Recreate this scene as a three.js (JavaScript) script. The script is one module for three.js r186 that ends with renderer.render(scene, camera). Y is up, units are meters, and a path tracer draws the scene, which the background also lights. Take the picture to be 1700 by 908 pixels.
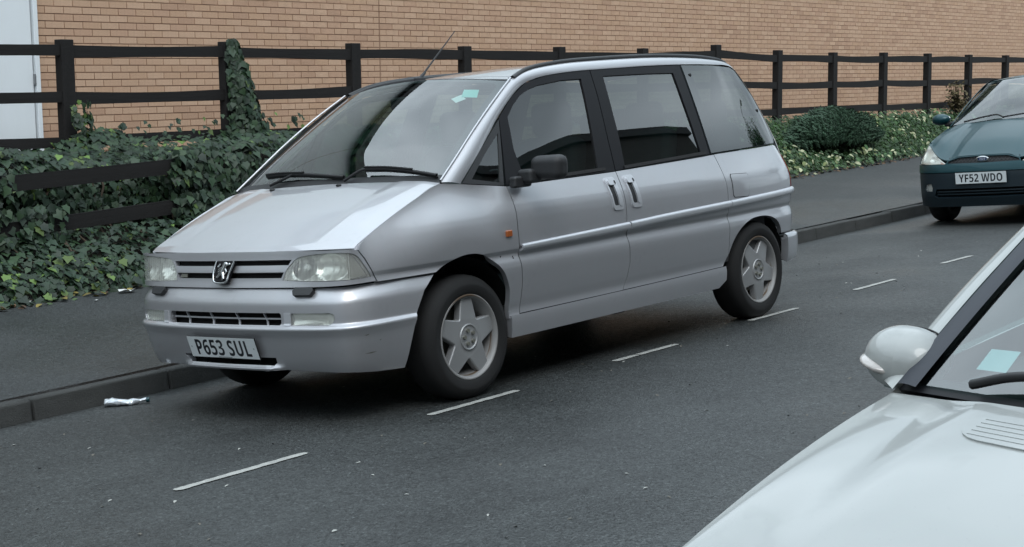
import * as THREE from 'three';
import { mergeGeometries } from 'three/addons/utils/BufferGeometryUtils.js';
import { RoundedBoxGeometry } from 'three/addons/geometries/RoundedBoxGeometry.js';

// ---------------------------------------------------------------- camera
const scene = new THREE.Scene();
const camera = new THREE.PerspectiveCamera(20.463, 1024 / 547, 0.1, 900);
{
  const yaw = 0.8658, pitch = -0.0933, roll = -0.0805;
  const f = new THREE.Vector3(Math.cos(pitch) * Math.sin(yaw), Math.sin(pitch), -Math.cos(pitch) * Math.cos(yaw));
  const r0 = new THREE.Vector3().crossVectors(f, new THREE.Vector3(0, 1, 0)).normalize();
  const u0 = new THREE.Vector3().crossVectors(r0, f);
  const c = Math.cos(roll), s = Math.sin(roll);
  const r = r0.clone().multiplyScalar(c).addScaledVector(u0, s);
  const u = r0.clone().multiplyScalar(-s).addScaledVector(u0, c);
  camera.position.set(-5.617, 1.3242, 5.9557);
  camera.setRotationFromMatrix(new THREE.Matrix4().makeBasis(r, u, f.clone().negate()));
}
const renderer = new THREE.WebGLRenderer({ antialias: true });
renderer.setSize(1024, 547);
renderer.toneMapping = THREE.LinearToneMapping;
renderer.toneMappingExposure = 1.36;
renderer.shadowMap.enabled = true;

// ---------------------------------------------------------------- noise and random numbers
function rng(seed) { let a = seed >>> 0; return () => { a = (a + 0x6D2B79F5) | 0; let t = Math.imul(a ^ (a >>> 15), 1 | a); t = (t + Math.imul(t ^ (t >>> 7), 61 | t)) ^ t; return ((t ^ (t >>> 14)) >>> 0) / 4294967296; }; }
function hash3(x, y, z) { let h = Math.imul(x | 0, 374761393) ^ Math.imul(y | 0, 668265263) ^ Math.imul(z | 0, 2147483647 ^ 0x5bd1e995); h = Math.imul(h ^ (h >>> 13), 1274126177); return ((h ^ (h >>> 16)) >>> 0) / 4294967296; }
const fade = t => t * t * (3 - 2 * t);
function noise3(x, y, z) {
  const xi = Math.floor(x), yi = Math.floor(y), zi = Math.floor(z), fx = fade(x - xi), fy = fade(y - yi), fz = fade(z - zi);
  const L = (a, b, t) => a + (b - a) * t, h = (i, j, k) => hash3(xi + i, yi + j, zi + k);
  return L(L(L(h(0, 0, 0), h(1, 0, 0), fx), L(h(0, 1, 0), h(1, 1, 0), fx), fy), L(L(h(0, 0, 1), h(1, 0, 1), fx), L(h(0, 1, 1), h(1, 1, 1), fx), fy), fz);
}
function fbm(x, y, z, n = 4) { let s = 0, a = .5, t = 0; for (let i = 0; i < n; i++) { s += a * noise3(x, y, z); t += a; a *= .5; x = x * 2.03 + 17.1; y = y * 2.03 + 5.3; z = z * 2.03 + 9.7; } return s / t; }

// ---------------------------------------------------------------- overcast sky
const SUN = new THREE.Vector3(-.30, .72, .62).normalize();
{
  const w = 512, h = 256, d = new Float32Array(w * h * 4);
  for (let j = 0; j < h; j++) for (let i = 0; i < w; i++) {
    const el = ((j + .5) / h - .5) * Math.PI, az = ((i + .5) / w - .5) * 2 * Math.PI;
    const dy = Math.sin(el), dx = Math.cos(el) * Math.cos(az), dz = Math.cos(el) * Math.sin(az);
    const e = Math.max(dy, 0), k = 1 / (e + .22);
    let c = fbm(dx * k * 1.3 + 3, dz * k * 1.3 + 7, .5, 5), c2 = fbm(dx * k * 3.2 + 31, dz * k * 3.2 + 2, 4.5, 4);
    c = c * .72 + c2 * .28;
    const t = fade(Math.min(1, Math.max(0, (c - .34) / .32)));
    const sunny = Math.max(0, dx * SUN.x + dy * SUN.y + dz * SUN.z);
    const L = (.50 + .84 * t) * (.80 + .50 * e) * (1 + .28 * sunny ** 5);
    const o = (j * w + i) * 4;
    d[o] = L * (.81 + .05 * t); d[o + 1] = L * (.975 + .01 * t); d[o + 2] = L * (1.10 - .02 * t); d[o + 3] = 1;
  }
  const sky = new THREE.DataTexture(d, w, h, THREE.RGBAFormat, THREE.FloatType);
  sky.mapping = THREE.EquirectangularReflectionMapping; sky.magFilter = THREE.LinearFilter; sky.minFilter = THREE.LinearFilter; sky.wrapS = THREE.RepeatWrapping; sky.needsUpdate = true;
  scene.background = sky; scene.environment = sky;
}
const sun = new THREE.DirectionalLight(new THREE.Color(1, .99, .97), 1.2);
sun.position.copy(SUN).multiplyScalar(60); sun.castShadow = true; sun.shadow.radius = 80;
sun.shadow.mapSize.set(2048, 2048);
Object.assign(sun.shadow.camera, { left: -30, right: 30, top: 30, bottom: -30, near: 1, far: 140 });
scene.add(sun); scene.add(sun.target);

// ---------------------------------------------------------------- helpers
const V = (x, y, z) => new THREE.Vector3(x, y, z);
const lin = (r, g, b) => new THREE.Color().setRGB(r, g, b);
const clamp = (t, a = 0, b = 1) => Math.min(b, Math.max(a, t));
const mix = (a, b, t) => a + (b - a) * t;
const sst = (a, b, t) => fade(clamp((t - a) / (b - a)));
function pchip(xs, ys) {           // monotone cubic through the points, flat outside
  const n = xs.length, h = [], dl = [], m = new Array(n).fill(0);
  for (let i = 0; i < n - 1; i++) { h[i] = xs[i + 1] - xs[i]; dl[i] = (ys[i + 1] - ys[i]) / h[i]; }
  m[0] = dl[0]; m[n - 1] = dl[n - 2];
  for (let i = 1; i < n - 1; i++) if (dl[i - 1] * dl[i] > 0) { const w1 = 2 * h[i] + h[i - 1], w2 = h[i] + 2 * h[i - 1]; m[i] = (w1 + w2) / (w1 / dl[i - 1] + w2 / dl[i]); }
  return x => {
    if (x <= xs[0]) return ys[0] + m[0] * Math.max(x - xs[0], -.05);
    if (x >= xs[n - 1]) return ys[n - 1] + m[n - 1] * Math.min(x - xs[n - 1], .05);
    let i = 0; while (x > xs[i + 1]) i++;
    const t = (x - xs[i]) / h[i], t2 = t * t, t3 = t2 * t;
    return (2 * t3 - 3 * t2 + 1) * ys[i] + (t3 - 2 * t2 + t) * h[i] * m[i] + (3 * t2 - 2 * t3) * ys[i + 1] + (t3 - t2) * h[i] * m[i + 1];
  };
}
const tab = (...p) => pchip(p.map(q => q[0]), p.map(q => q[1]));
function curve2(pts, m0, m1) {     // plan curve by arc length with hermite tangents
  const d = [0]; for (let i = 1; i < pts.length; i++) d[i] = d[i - 1] + Math.hypot(pts[i][0] - pts[i - 1][0], pts[i][1] - pts[i - 1][1]);
  const m = pts.map((p, i) => { const a = Math.max(0, i - 1), b = Math.min(pts.length - 1, i + 1); return [(pts[b][0] - pts[a][0]) / (d[b] - d[a]), (pts[b][1] - pts[a][1]) / (d[b] - d[a])]; });
  if (m0) m[0] = m0; if (m1) m[pts.length - 1] = m1;
  const max = d[d.length - 1];
  const at = s => {
    s = clamp(s, 0, max); let i = 0; while (i < pts.length - 2 && s > d[i + 1]) i++;
    const h = d[i + 1] - d[i], t = (s - d[i]) / h, t2 = t * t, t3 = t2 * t, a = 2 * t3 - 3 * t2 + 1, b = (t3 - 2 * t2 + t) * h, c = 3 * t2 - 2 * t3, e = (t3 - t2) * h;
    return [a * pts[i][0] + b * m[i][0] + c * pts[i + 1][0] + e * m[i + 1][0], a * pts[i][1] + b * m[i][1] + c * pts[i + 1][1] + e * m[i + 1][1]];
  };
  const nor = s => { const a = at(s - 1e-3), b = at(s + 1e-3), x = b[0] - a[0], z = b[1] - a[1], l = Math.hypot(x, z) || 1; return [-z / l, x / l]; };
  return { at, nor, max };
}
const names = {};
function numbered(n) { const k = names[n] = (names[n] || 0) + 1; return k === 1 ? n : n + '_' + String(k - 1).padStart(3, '0'); }
function bg(pos, nor, uv, idx) {
  const g = new THREE.BufferGeometry();
  g.setAttribute('position', new THREE.Float32BufferAttribute(pos, 3));
  if (nor) g.setAttribute('normal', new THREE.Float32BufferAttribute(nor, 3));
  g.setAttribute('uv', new THREE.Float32BufferAttribute(uv || new Array(pos.length / 3 * 2).fill(0), 2));
  if (idx) g.setIndex(idx);
  if (!nor) g.computeVertexNormals();
  return g;
}
function mg(list) {
  const l = list.map(g => { const n = g.index ? g.toNonIndexed() : g.clone(); for (const k of Object.keys(n.attributes)) if (!['position', 'normal', 'uv'].includes(k)) n.deleteAttribute(k); return n; });
  return l.length === 1 ? l[0] : mergeGeometries(l);
}
function mesh(name, g, m, parent) { const o = new THREE.Mesh(Array.isArray(g) ? mg(g) : g, m); o.name = parent ? name : numbered(name); (parent || scene).add(o); return o; }
function tag(o, label, category, group, kind) { o.userData.label = label; o.userData.category = category; if (group) o.userData.group = group; if (kind) o.userData.kind = kind; return o; }
function thing(name, label, category, pos = [0, 0, 0], ry = 0, group) { const o = new THREE.Group(); o.name = numbered(name); o.position.set(...pos); o.rotation.y = ry; scene.add(o); return tag(o, label, category, group); }
function struct(o) { o.userData.kind = 'structure'; return o; }
function group(name, parent) { const o = new THREE.Group(); o.name = name; parent.add(o); return o; }
const bx = (w, h, d, x = 0, y = 0, z = 0, r = 0) => { const g = r ? new RoundedBoxGeometry(w, h, d, 2, r) : new THREE.BoxGeometry(w, h, d); g.translate(x, y, z); return g; };
const cyl = (r0, r1, h, n = 16) => new THREE.CylinderGeometry(r0, r1, h, n);
const tube = (pts, r, n = 24, k = 8) => new THREE.TubeGeometry(new THREE.CatmullRomCurve3(pts.map(p => V(...p))), n, r, k, false);
const bar = (a, b, r0, r1 = r0, k = 8) => { const A = V(...a), B = V(...b), d = B.clone().sub(A), g = cyl(r1, r0, d.length(), k); g.applyQuaternion(new THREE.Quaternion().setFromUnitVectors(V(0, 1, 0), d.normalize())); const c = A.add(B).multiplyScalar(.5); g.translate(c.x, c.y, c.z); return g; };
const ell = (rx, ry, rz, x, y, z, a = 20, b = 14) => { const g = new THREE.SphereGeometry(1, a, b); g.scale(rx, ry, rz); g.translate(x, y, z); return g; };
const mir = poly => poly.map(p => [-p[0], p[1]]);
function dense(poly, step) { const o = []; poly.forEach((p, i) => { const q = poly[(i + 1) % poly.length], n = Math.max(1, Math.ceil(Math.hypot(q[0] - p[0], q[1] - p[1]) / step)); for (let k = 0; k < n; k++) o.push([mix(p[0], q[0], k / n), mix(p[1], q[1], k / n)]); }); return o; }
function smooth(poly, n = 4, closed = true) { const c = new THREE.CatmullRomCurve3(poly.map(p => V(p[0], p[1], 0)), closed, 'centripetal'); return c.getPoints(poly.length * n).map(p => [p.x, p.y]).slice(0, closed ? -1 : undefined); }
// A sheet of a curved surface: the polygon (with holes) in the surface's own coordinates, cut into small faces, its rim turned inwards by skirt.
function panel(outer, map, o = {}) {
  const { du = .05, dv = .05, holes = [], skirt = .014, off = 0, sgn = 1, step = .03, e = .002 } = o;
  const loops = [outer, ...holes].map(l => dense(l, step));
  const frame = (u, v) => {
    const a = map(u - e, v), b = map(u + e, v), c = map(u, v - e), d = map(u, v + e), p = map(u, v);
    let x1 = b[0] - a[0], y1 = b[1] - a[1], z1 = b[2] - a[2], x2 = d[0] - c[0], y2 = d[1] - c[1], z2 = d[2] - c[2];
    let nx = (y1 * z2 - z1 * y2) * sgn, ny = (z1 * x2 - x1 * z2) * sgn, nz = (x1 * y2 - y1 * x2) * sgn; const l = Math.hypot(nx, ny, nz) || 1;
    nx /= l; ny /= l; nz /= l;
    return { p: [p[0] + nx * off, p[1] + ny * off, p[2] + nz * off], n: [nx, ny, nz] };
  };
  const pos = [], nor = [], uv = [], idx = [], key = new Map();
  const vert = (u, v) => { const k = Math.round(u * 2e4) + ',' + Math.round(v * 2e4); let i = key.get(k); if (i === undefined) { const f = frame(u, v); i = pos.length / 3; pos.push(...f.p); nor.push(...f.n); uv.push(u, v); key.set(k, i); } return i; };
  let v0 = 1e9, v1 = -1e9; for (const l of loops) for (const p of l) { v0 = Math.min(v0, p[1]); v1 = Math.max(v1, p[1]); }
  let lev = []; for (const l of [outer, ...holes]) for (const p of l) lev.push(p[1]);
  for (let k = Math.ceil(v0 / dv); k * dv < v1; k++) lev.push(k * dv);
  lev.sort((a, b) => a - b); lev = lev.filter((x, i) => !i || x - lev[i - 1] > 2e-4);
  const edges = []; for (const l of [outer, ...holes]) l.forEach((p, i) => { const q = l[(i + 1) % l.length]; if (p[1] !== q[1]) edges.push(p[1] < q[1] ? [p, q] : [q, p]); });
  const uat = (ed, v) => ed[0][0] + (ed[1][0] - ed[0][0]) * clamp((v - ed[0][1]) / (ed[1][1] - ed[0][1]));
  for (let k = 0; k < lev.length - 1; k++) {
    const a = lev[k], b = lev[k + 1], m = (a + b) / 2;
    const cr = edges.filter(ed => ed[0][1] <= m && ed[1][1] > m).sort((p, q) => uat(p, m) - uat(q, m));
    for (let c = 0; c + 1 < cr.length; c += 2) {
      let quad = [[uat(cr[c], a), a], [uat(cr[c + 1], a), a], [uat(cr[c + 1], b), b], [uat(cr[c], b), b]];
      const lo = Math.min(quad[0][0], quad[3][0]), hi = Math.max(quad[1][0], quad[2][0]);
      for (let g = Math.floor(lo / du); g * du < hi; g++) {
        let poly = quad;
        for (const [lim, s] of [[g * du, 1], [(g + 1) * du, -1]]) {
          const r = []; poly.forEach((p, i) => { const q = poly[(i + 1) % poly.length], dp = (p[0] - lim) * s, dq = (q[0] - lim) * s; if (dp >= 0) r.push(p); if ((dp > 0 && dq < 0) || (dp < 0 && dq > 0)) { const t = dp / (dp - dq); r.push([mix(p[0], q[0], t), mix(p[1], q[1], t)]); } });
          poly = r; if (poly.length < 3) break;
        }
        if (poly.length < 3) continue;
        const id = poly.map(p => vert(p[0], p[1])).filter((x, i, l) => x !== l[(i + 1) % l.length]);
        for (let i = 1; i + 1 < id.length; i++) if (id[0] !== id[i] && id[i] !== id[i + 1] && id[0] !== id[i + 1]) sgn > 0 ? idx.push(id[0], id[i], id[i + 1]) : idx.push(id[0], id[i + 1], id[i]);
      }
    }
  }
  const main = bg(pos, nor, uv, idx);
  if (!skirt) return main;
  const sp = [], su = [], si = [];
  loops.forEach(l => {
    const area = l.reduce((s, p, i) => { const q = l[(i + 1) % l.length]; return s + p[0] * q[1] - q[0] * p[1]; }, 0), inner = l !== loops[0];
    const flip = ((area > 0) === !inner) === (sgn > 0);
    l.forEach((p, i) => {
      const q = l[(i + 1) % l.length], A = frame(p[0], p[1]), B = frame(q[0], q[1]), b0 = sp.length / 3;
      for (const F of [A, B]) { sp.push(...F.p); sp.push(F.p[0] - F.n[0] * skirt, F.p[1] - F.n[1] * skirt, F.p[2] - F.n[2] * skirt); }
      su.push(p[0], p[1], p[0], p[1] - skirt, q[0], q[1], q[0], q[1] - skirt);
      flip ? si.push(b0, b0 + 1, b0 + 3, b0, b0 + 3, b0 + 2) : si.push(b0, b0 + 3, b0 + 1, b0, b0 + 2, b0 + 3);
    });
  });
  const sk = bg(sp, null, su, si).toNonIndexed(); sk.computeVertexNormals();
  return mg([main, sk]);
}
const rect = (u0, u1, v0, v1) => [[u0, v0], [u1, v0], [u1, v1], [u0, v1]];
// A strip between two rows of points, bulging outwards by b in the middle.
function strip(A, B, n = 40, k = 5, b = 0, sgn = 1) {
  const ca = new THREE.CatmullRomCurve3(A.map(p => V(...p)), false, 'centripetal'), cb = new THREE.CatmullRomCurve3(B.map(p => V(...p)), false, 'centripetal');
  const pa = ca.getPoints(n * 4), pb = cb.getPoints(n * 4);
  const raw = (u, v) => { const t = clamp(u) * n * 4, i = Math.min(n * 4 - 1, Math.floor(t)), f = t - i; const a = pa[i].clone().lerp(pa[i + 1], f), c = pb[i].clone().lerp(pb[i + 1], f); return a.lerp(c, v); };
  const map = (u, v) => { const p = raw(u, v); if (b) { const t = raw(u + .01, v).sub(raw(u - .01, v)), w = raw(u, 1).sub(raw(u, 0)), nn = t.cross(w).normalize().multiplyScalar(b * 4 * v * (1 - v) * sgn); p.add(nn); } return [p.x, p.y, p.z]; };
  return panel(rect(0, 1, 0, 1), map, { du: 1 / n, dv: 1 / k, skirt: 0, sgn, step: 1 / n, e: .004 });
}
function mirrorZ(g) { const n = g.clone(); n.scale(1, 1, -1); const i = n.index; if (i) { for (let k = 0; k < i.count; k += 3) { const t = i.getX(k); i.setX(k, i.getX(k + 1)); i.setX(k + 1, t); } } else { for (const key of Object.keys(n.attributes)) { const a = n.attributes[key], s = a.itemSize; for (let k = 0; k < a.count; k += 3) for (let c = 0; c < s; c++) { const x = a.array[k * s + c]; a.array[k * s + c] = a.array[(k + 1) * s + c]; a.array[(k + 1) * s + c] = x; } } } return n; }

// ---------------------------------------------------------------- textures and materials
function tex(n, f, color = false, rx = 1, ry = 1, h = n) {
  const d = new Uint8Array(n * h * 4);
  for (let j = 0; j < h; j++) for (let i = 0; i < n; i++) { const c = f(i / n, j / h, i, j), o = (j * n + i) * 4; const a = Array.isArray(c) ? c : [c, c, c]; for (let k = 0; k < 3; k++) d[o + k] = clamp(a[k]) * 255; d[o + 3] = 255; }
  const t = new THREE.DataTexture(d, n, h, THREE.RGBAFormat); t.wrapS = t.wrapT = THREE.RepeatWrapping; t.magFilter = THREE.LinearFilter; t.minFilter = THREE.LinearMipmapLinearFilter; t.generateMipmaps = true; t.repeat.set(rx, ry);
  if (color) t.colorSpace = THREE.SRGBColorSpace; t.needsUpdate = true; return t;
}
// noise that repeats without a seam
function tnoise(u, v, f, seed = 0) { const a = (x, y) => fbm(x * f, y * f, seed, 3); const w = fade(u), z = fade(v); return mix(mix(a(u, v), a(u - 1, v), w), mix(a(u, v - 1), a(u - 1, v - 1), w), z); }
const std = (o) => new THREE.MeshStandardMaterial(o), phy = (o) => new THREE.MeshPhysicalMaterial(o);
const s2 = c => c <= .0031308 ? 12.92 * c : 1.055 * Math.pow(c, 1 / 2.4) - .055;
// ---------------------------------------------------------------- ground, road, pavement
const asphaltMap = (seed, base, spread, warm) => tex(1024, (u, v, i, j) => {
  const n = hash3(i >> 1, j >> 1, seed), m = hash3((i + (j >> 3)) >> 2, j >> 2, seed + 3), g = hash3((i + (j % 5)) >> 3, (j + (i >> 4)) >> 3, seed + 7);
  let c = base + spread * (.55 * (n - .5) + .8 * (m - .5) + .5 * (g - .5)) + .25 * spread * (tnoise(u, v, 7, seed) - .5) * 2;
  if (hash3(i >> 2, j >> 2, seed + 11) > .975) c += spread * 1.3; if (m < .08) c *= .7;
  return [s2(Math.max(.004, c * (.94 + warm))), s2(Math.max(.004, c * 1.03)), s2(Math.max(.004, c * (1.02 - warm)))];
}, true);
const asphaltBump = tex(1024, (u, v, i, j) => .5 * hash3(i >> 1, j >> 1, 71) + .3 * hash3(i >> 2, j >> 2, 72) + .2 * tnoise(u, v, 40, 3));
const dampMap = tex(512, (u, v, i, j) => { const n = tnoise(u, v, 5, 21); return [0, .34 + .32 * sst(.35, .62, n) + .14 * (hash3(i, j, 4) - .5), 0]; });
for (const t of [asphaltBump]) t.repeat.set(1 / 2.4, 1 / 2.4);
const roadMap = asphaltMap(5, .035, .036, .0); roadMap.repeat.set(1 / 2.4, 1 / 2.4); dampMap.repeat.set(1 / 9, 1 / 9);
const paveMap = asphaltMap(19, .028, .024, -.015); paveMap.repeat.set(1 / 2.1, 1 / 2.1);
const M = {};
M.road = std({ map: roadMap, bumpMap: asphaltBump, bumpScale: .006, roughness: 1, roughnessMap: dampMap, metalness: 0, vertexColors: true });
M.pave = std({ map: paveMap, bumpMap: asphaltBump, bumpScale: .004, roughness: 1, roughnessMap: dampMap, metalness: 0, vertexColors: true });
M.kerb = std({ color: lin(.085, .088, .085), map: tex(256, (u, v, i, j) => s2(clamp(.62 + .3 * (hash3(i, j, 3) - .5) + .5 * (tnoise(u, v, 6, 2) - .5))), true), roughness: .85, bumpMap: asphaltBump, bumpScale: .004 });
M.paint = std({ color: lin(.50, .50, .47), map: tex(256, (u, v, i, j) => s2(clamp(.72 + .5 * (tnoise(u, v, 12, 8) - .5) + .4 * (hash3(i, j, 6) - .5))), true), roughness: .7, bumpMap: asphaltBump, bumpScale: .003 });
M.paint.map.repeat.set(3, 3);
const kerbZ = x => -1.222 - .0372 * x, backZ = x => -3.62 - .055 * clamp(x, -20, 20), roadY = z => z < 2.8 ? 0 : -.105 * (z - 2.8) * sst(2.8, 3.8, z) ;
const paveY = (x, z) => .115 + .105 * (kerbZ(x) - z);
function sheet(xs, ts, f, tint) {      // a sheet over (x, t): f gives the point, tint its wear
  const pos = [], uv = [], col = [], idx = [], n = ts.length;
  xs.forEach(x => ts.forEach(t => { const p = f(x, t); pos.push(...p); uv.push(p[0], p[2]); const c = tint ? tint(p) : 1; col.push(c, c, c); }));
  for (let i = 0; i < xs.length - 1; i++) for (let j = 0; j < n - 1; j++) { const a = i * n + j; idx.push(a, a + 1, a + n + 1, a, a + n + 1, a + n); }
  const g = bg(pos, null, uv, idx); g.setAttribute('color', new THREE.Float32BufferAttribute(col, 3)); return g;
}
const span = (a, b, n) => Array.from({ length: n + 1 }, (_, i) => a + (b - a) * i / n);
{
  const scuff = (p, a, b, w) => { const dx = b[0] - a[0], dz = b[1] - a[1], t = clamp(((p[0] - a[0]) * dx + (p[2] - a[1]) * dz) / (dx * dx + dz * dz)), d = Math.hypot(p[0] - a[0] - t * dx, p[2] - a[1] - t * dz); return Math.exp(-((d / w) ** 2)) * (.5 + fbm(p[0] * 5, p[2] * 5, 2, 3)); };
  const stain = p => .30 * scuff(p, [-2.0, 2.61], [-1.55, 2.58], .04) - .28 * scuff(p, [-1.5, 2.57], [-1.2, 2.55], .04) - .16 * sst(.55, .66, fbm(p[0] * 2.6 + 40, p[2] * 2.9, 7, 3)) + .86 + .45 * fbm(p[0] * .5 + 3, p[2] * .7, 1.5, 4) - .10 * sst(.52, .62, fbm(p[0] * 1.7, p[2] * 2.1 + 9, 6, 3));
  const rd = mesh('road', sheet(span(-30, 60, 620), span(0, 1, 120), (x, t) => { const z = mix(kerbZ(x) - .05, 7.2, t); return [x, roadY(z), z]; }, stain), M.road); struct(rd);
  const pv = mesh('pavement', sheet(span(-30, 60, 180), span(0, 1, 14), (x, t) => { const z = mix(kerbZ(x) - .12, backZ(x) - .25, t); return [x, paveY(x, z), z]; }, p => .9 + .3 * fbm(p[0] * .8, p[2] * .8, 3, 3)), M.pave); struct(pv);
  const fp = mesh('far_pavement', sheet(span(-30, 60, 40), span(0, 1, 4), (x, t) => [x, mix(-.33, -.28, t), mix(7.2, 40, t)], () => 1), M.pave); struct(fp);
  mesh('far_kerb', bx(90, .24, .14, 15, -.42, 7.14, .01), M.kerb).userData.kind = 'structure';
  const gr = mesh('ground', sheet(span(-300, 300, 2), span(-300, 300, 2), (x, z) => [x, -.75, z], () => 1), M.pave); struct(gr);
  const kerb = struct(group('kerb', scene));
  const r = rng(4), L = .914, ang = Math.atan(.0372);
  const v = [0, 1, 2].map(k => new RoundedBoxGeometry(L - .008, .24, .125, 2, .014 + .004 * k));
  for (let i = 0; i < 44; i++) { const x = -9 + i * L, o = new THREE.Mesh(v[i % 3], M.kerb); o.name = 'kerb_stone'; o.position.set(x, -.002 + (r() - .5) * .008, kerbZ(x) - .0625 + (r() - .5) * .006); o.rotation.set(-.03 + (r() - .5) * .02, ang, (r() - .5) * .004); kerb.add(o); }
}
// bay markings: six thin worn dashes
{
  const ends = [[-1.98, .998, -1.27, .998], [-.437, .953, .223, .962], [1.109, .926, 1.72, .938], [2.653, .872, 3.232, .892], [4.147, .84, 4.763, .85], [5.756, .775, 6.3, .79]];
  const where = ['nearest to the camera, in front of the van', 'beside the van front wheel', 'beside the van doors', 'beside the van rear wheel', 'second beyond the van rear wheel', 'farthest one, nearest the dark green car'];
  const r = rng(77);
  ends.forEach(([x0, z0, x1, z1], i) => {
    const n = 40, pos = [], uv = [], idx = [];
    for (let k = 0; k <= n; k++) { const t = k / n, x = mix(x0, x1, t), z = mix(z0, z1, t), w = .024 + .006 * (fbm(k * .35, i * 9, 1, 2) - .5) - .012 * (k === 0 || k === n ? 1 : 0); for (const s of [-1, 1]) { pos.push(x, .004, z + s * (w + .005 * (r() - .5))); uv.push(x, z + s * w); } }
    for (let k = 0; k < n; k++) { if (i === 2 && k === 14) continue; const a = k * 2; idx.push(a, a + 1, a + 3, a, a + 3, a + 2); }
    tag(mesh('bay_marking', bg(pos, null, uv, idx), M.paint), 'thin white bay dash ' + where[i], 'road marking', 'white bay dashes along the road');
  });
}
// ---------------------------------------------------------------- brick building behind
const UP = V(.019, .997, .072).normalize(), EA = V(1, -.019, 0).sub(UP.clone().multiplyScalar(V(1, -.019, 0).dot(UP))).normalize(), OUT = V(0, 0, 0).crossVectors(EA, UP);
const level = new THREE.Matrix4().makeBasis(EA, UP, OUT);
const mortarMap = tex(256, (u, v, i, j) => s2(clamp(.75 + .35 * (hash3(i, j, 9) - .5) + .3 * (tnoise(u, v, 8, 4) - .5))), true);
M.mortar = std({ color: lin(.40, .245, .16), map: mortarMap, roughness: .95 });
const brickGrain = tex(256, (u, v, i, j) => s2(clamp(.86 + .22 * (hash3(i, j, 13) - .5) + .2 * (hash3(i >> 2, j >> 2, 14) - .5) + .25 * (tnoise(u, v, 6, 6) - .5))), true); brickGrain.repeat.set(2, 2);
const brickTones = [[.605, .395, .265], [.58, .37, .25], [.64, .425, .29], [.59, .38, .25], [.615, .405, .275], [.53, .335, .225]];
M.bricks = brickTones.map(c => std({ color: lin(...c), map: brickGrain, roughness: .9, bumpMap: brickGrain, bumpScale: .002 }));
M.brickFar = std({ color: lin(.54, .32, .205), map: brickGrain, roughness: .92 });
M.whiteDoor = std({ color: lin(.80, .845, .87), roughness: .4, map: tex(128, (u, v, i, j) => s2(.93 + .08 * (tnoise(u, v, 5, 1) - .5)), true) });
M.steel = std({ color: lin(.3, .31, .32), metalness: .8, roughness: .5 });
M.cladding = std({ color: lin(.66, .70, .70), roughness: .6 });
M.render = std({ color: lin(.20, .21, .205), roughness: .9, map: mortarMap });
M.fascia = std({ color: lin(.02, .021, .022), roughness: .6 });
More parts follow.
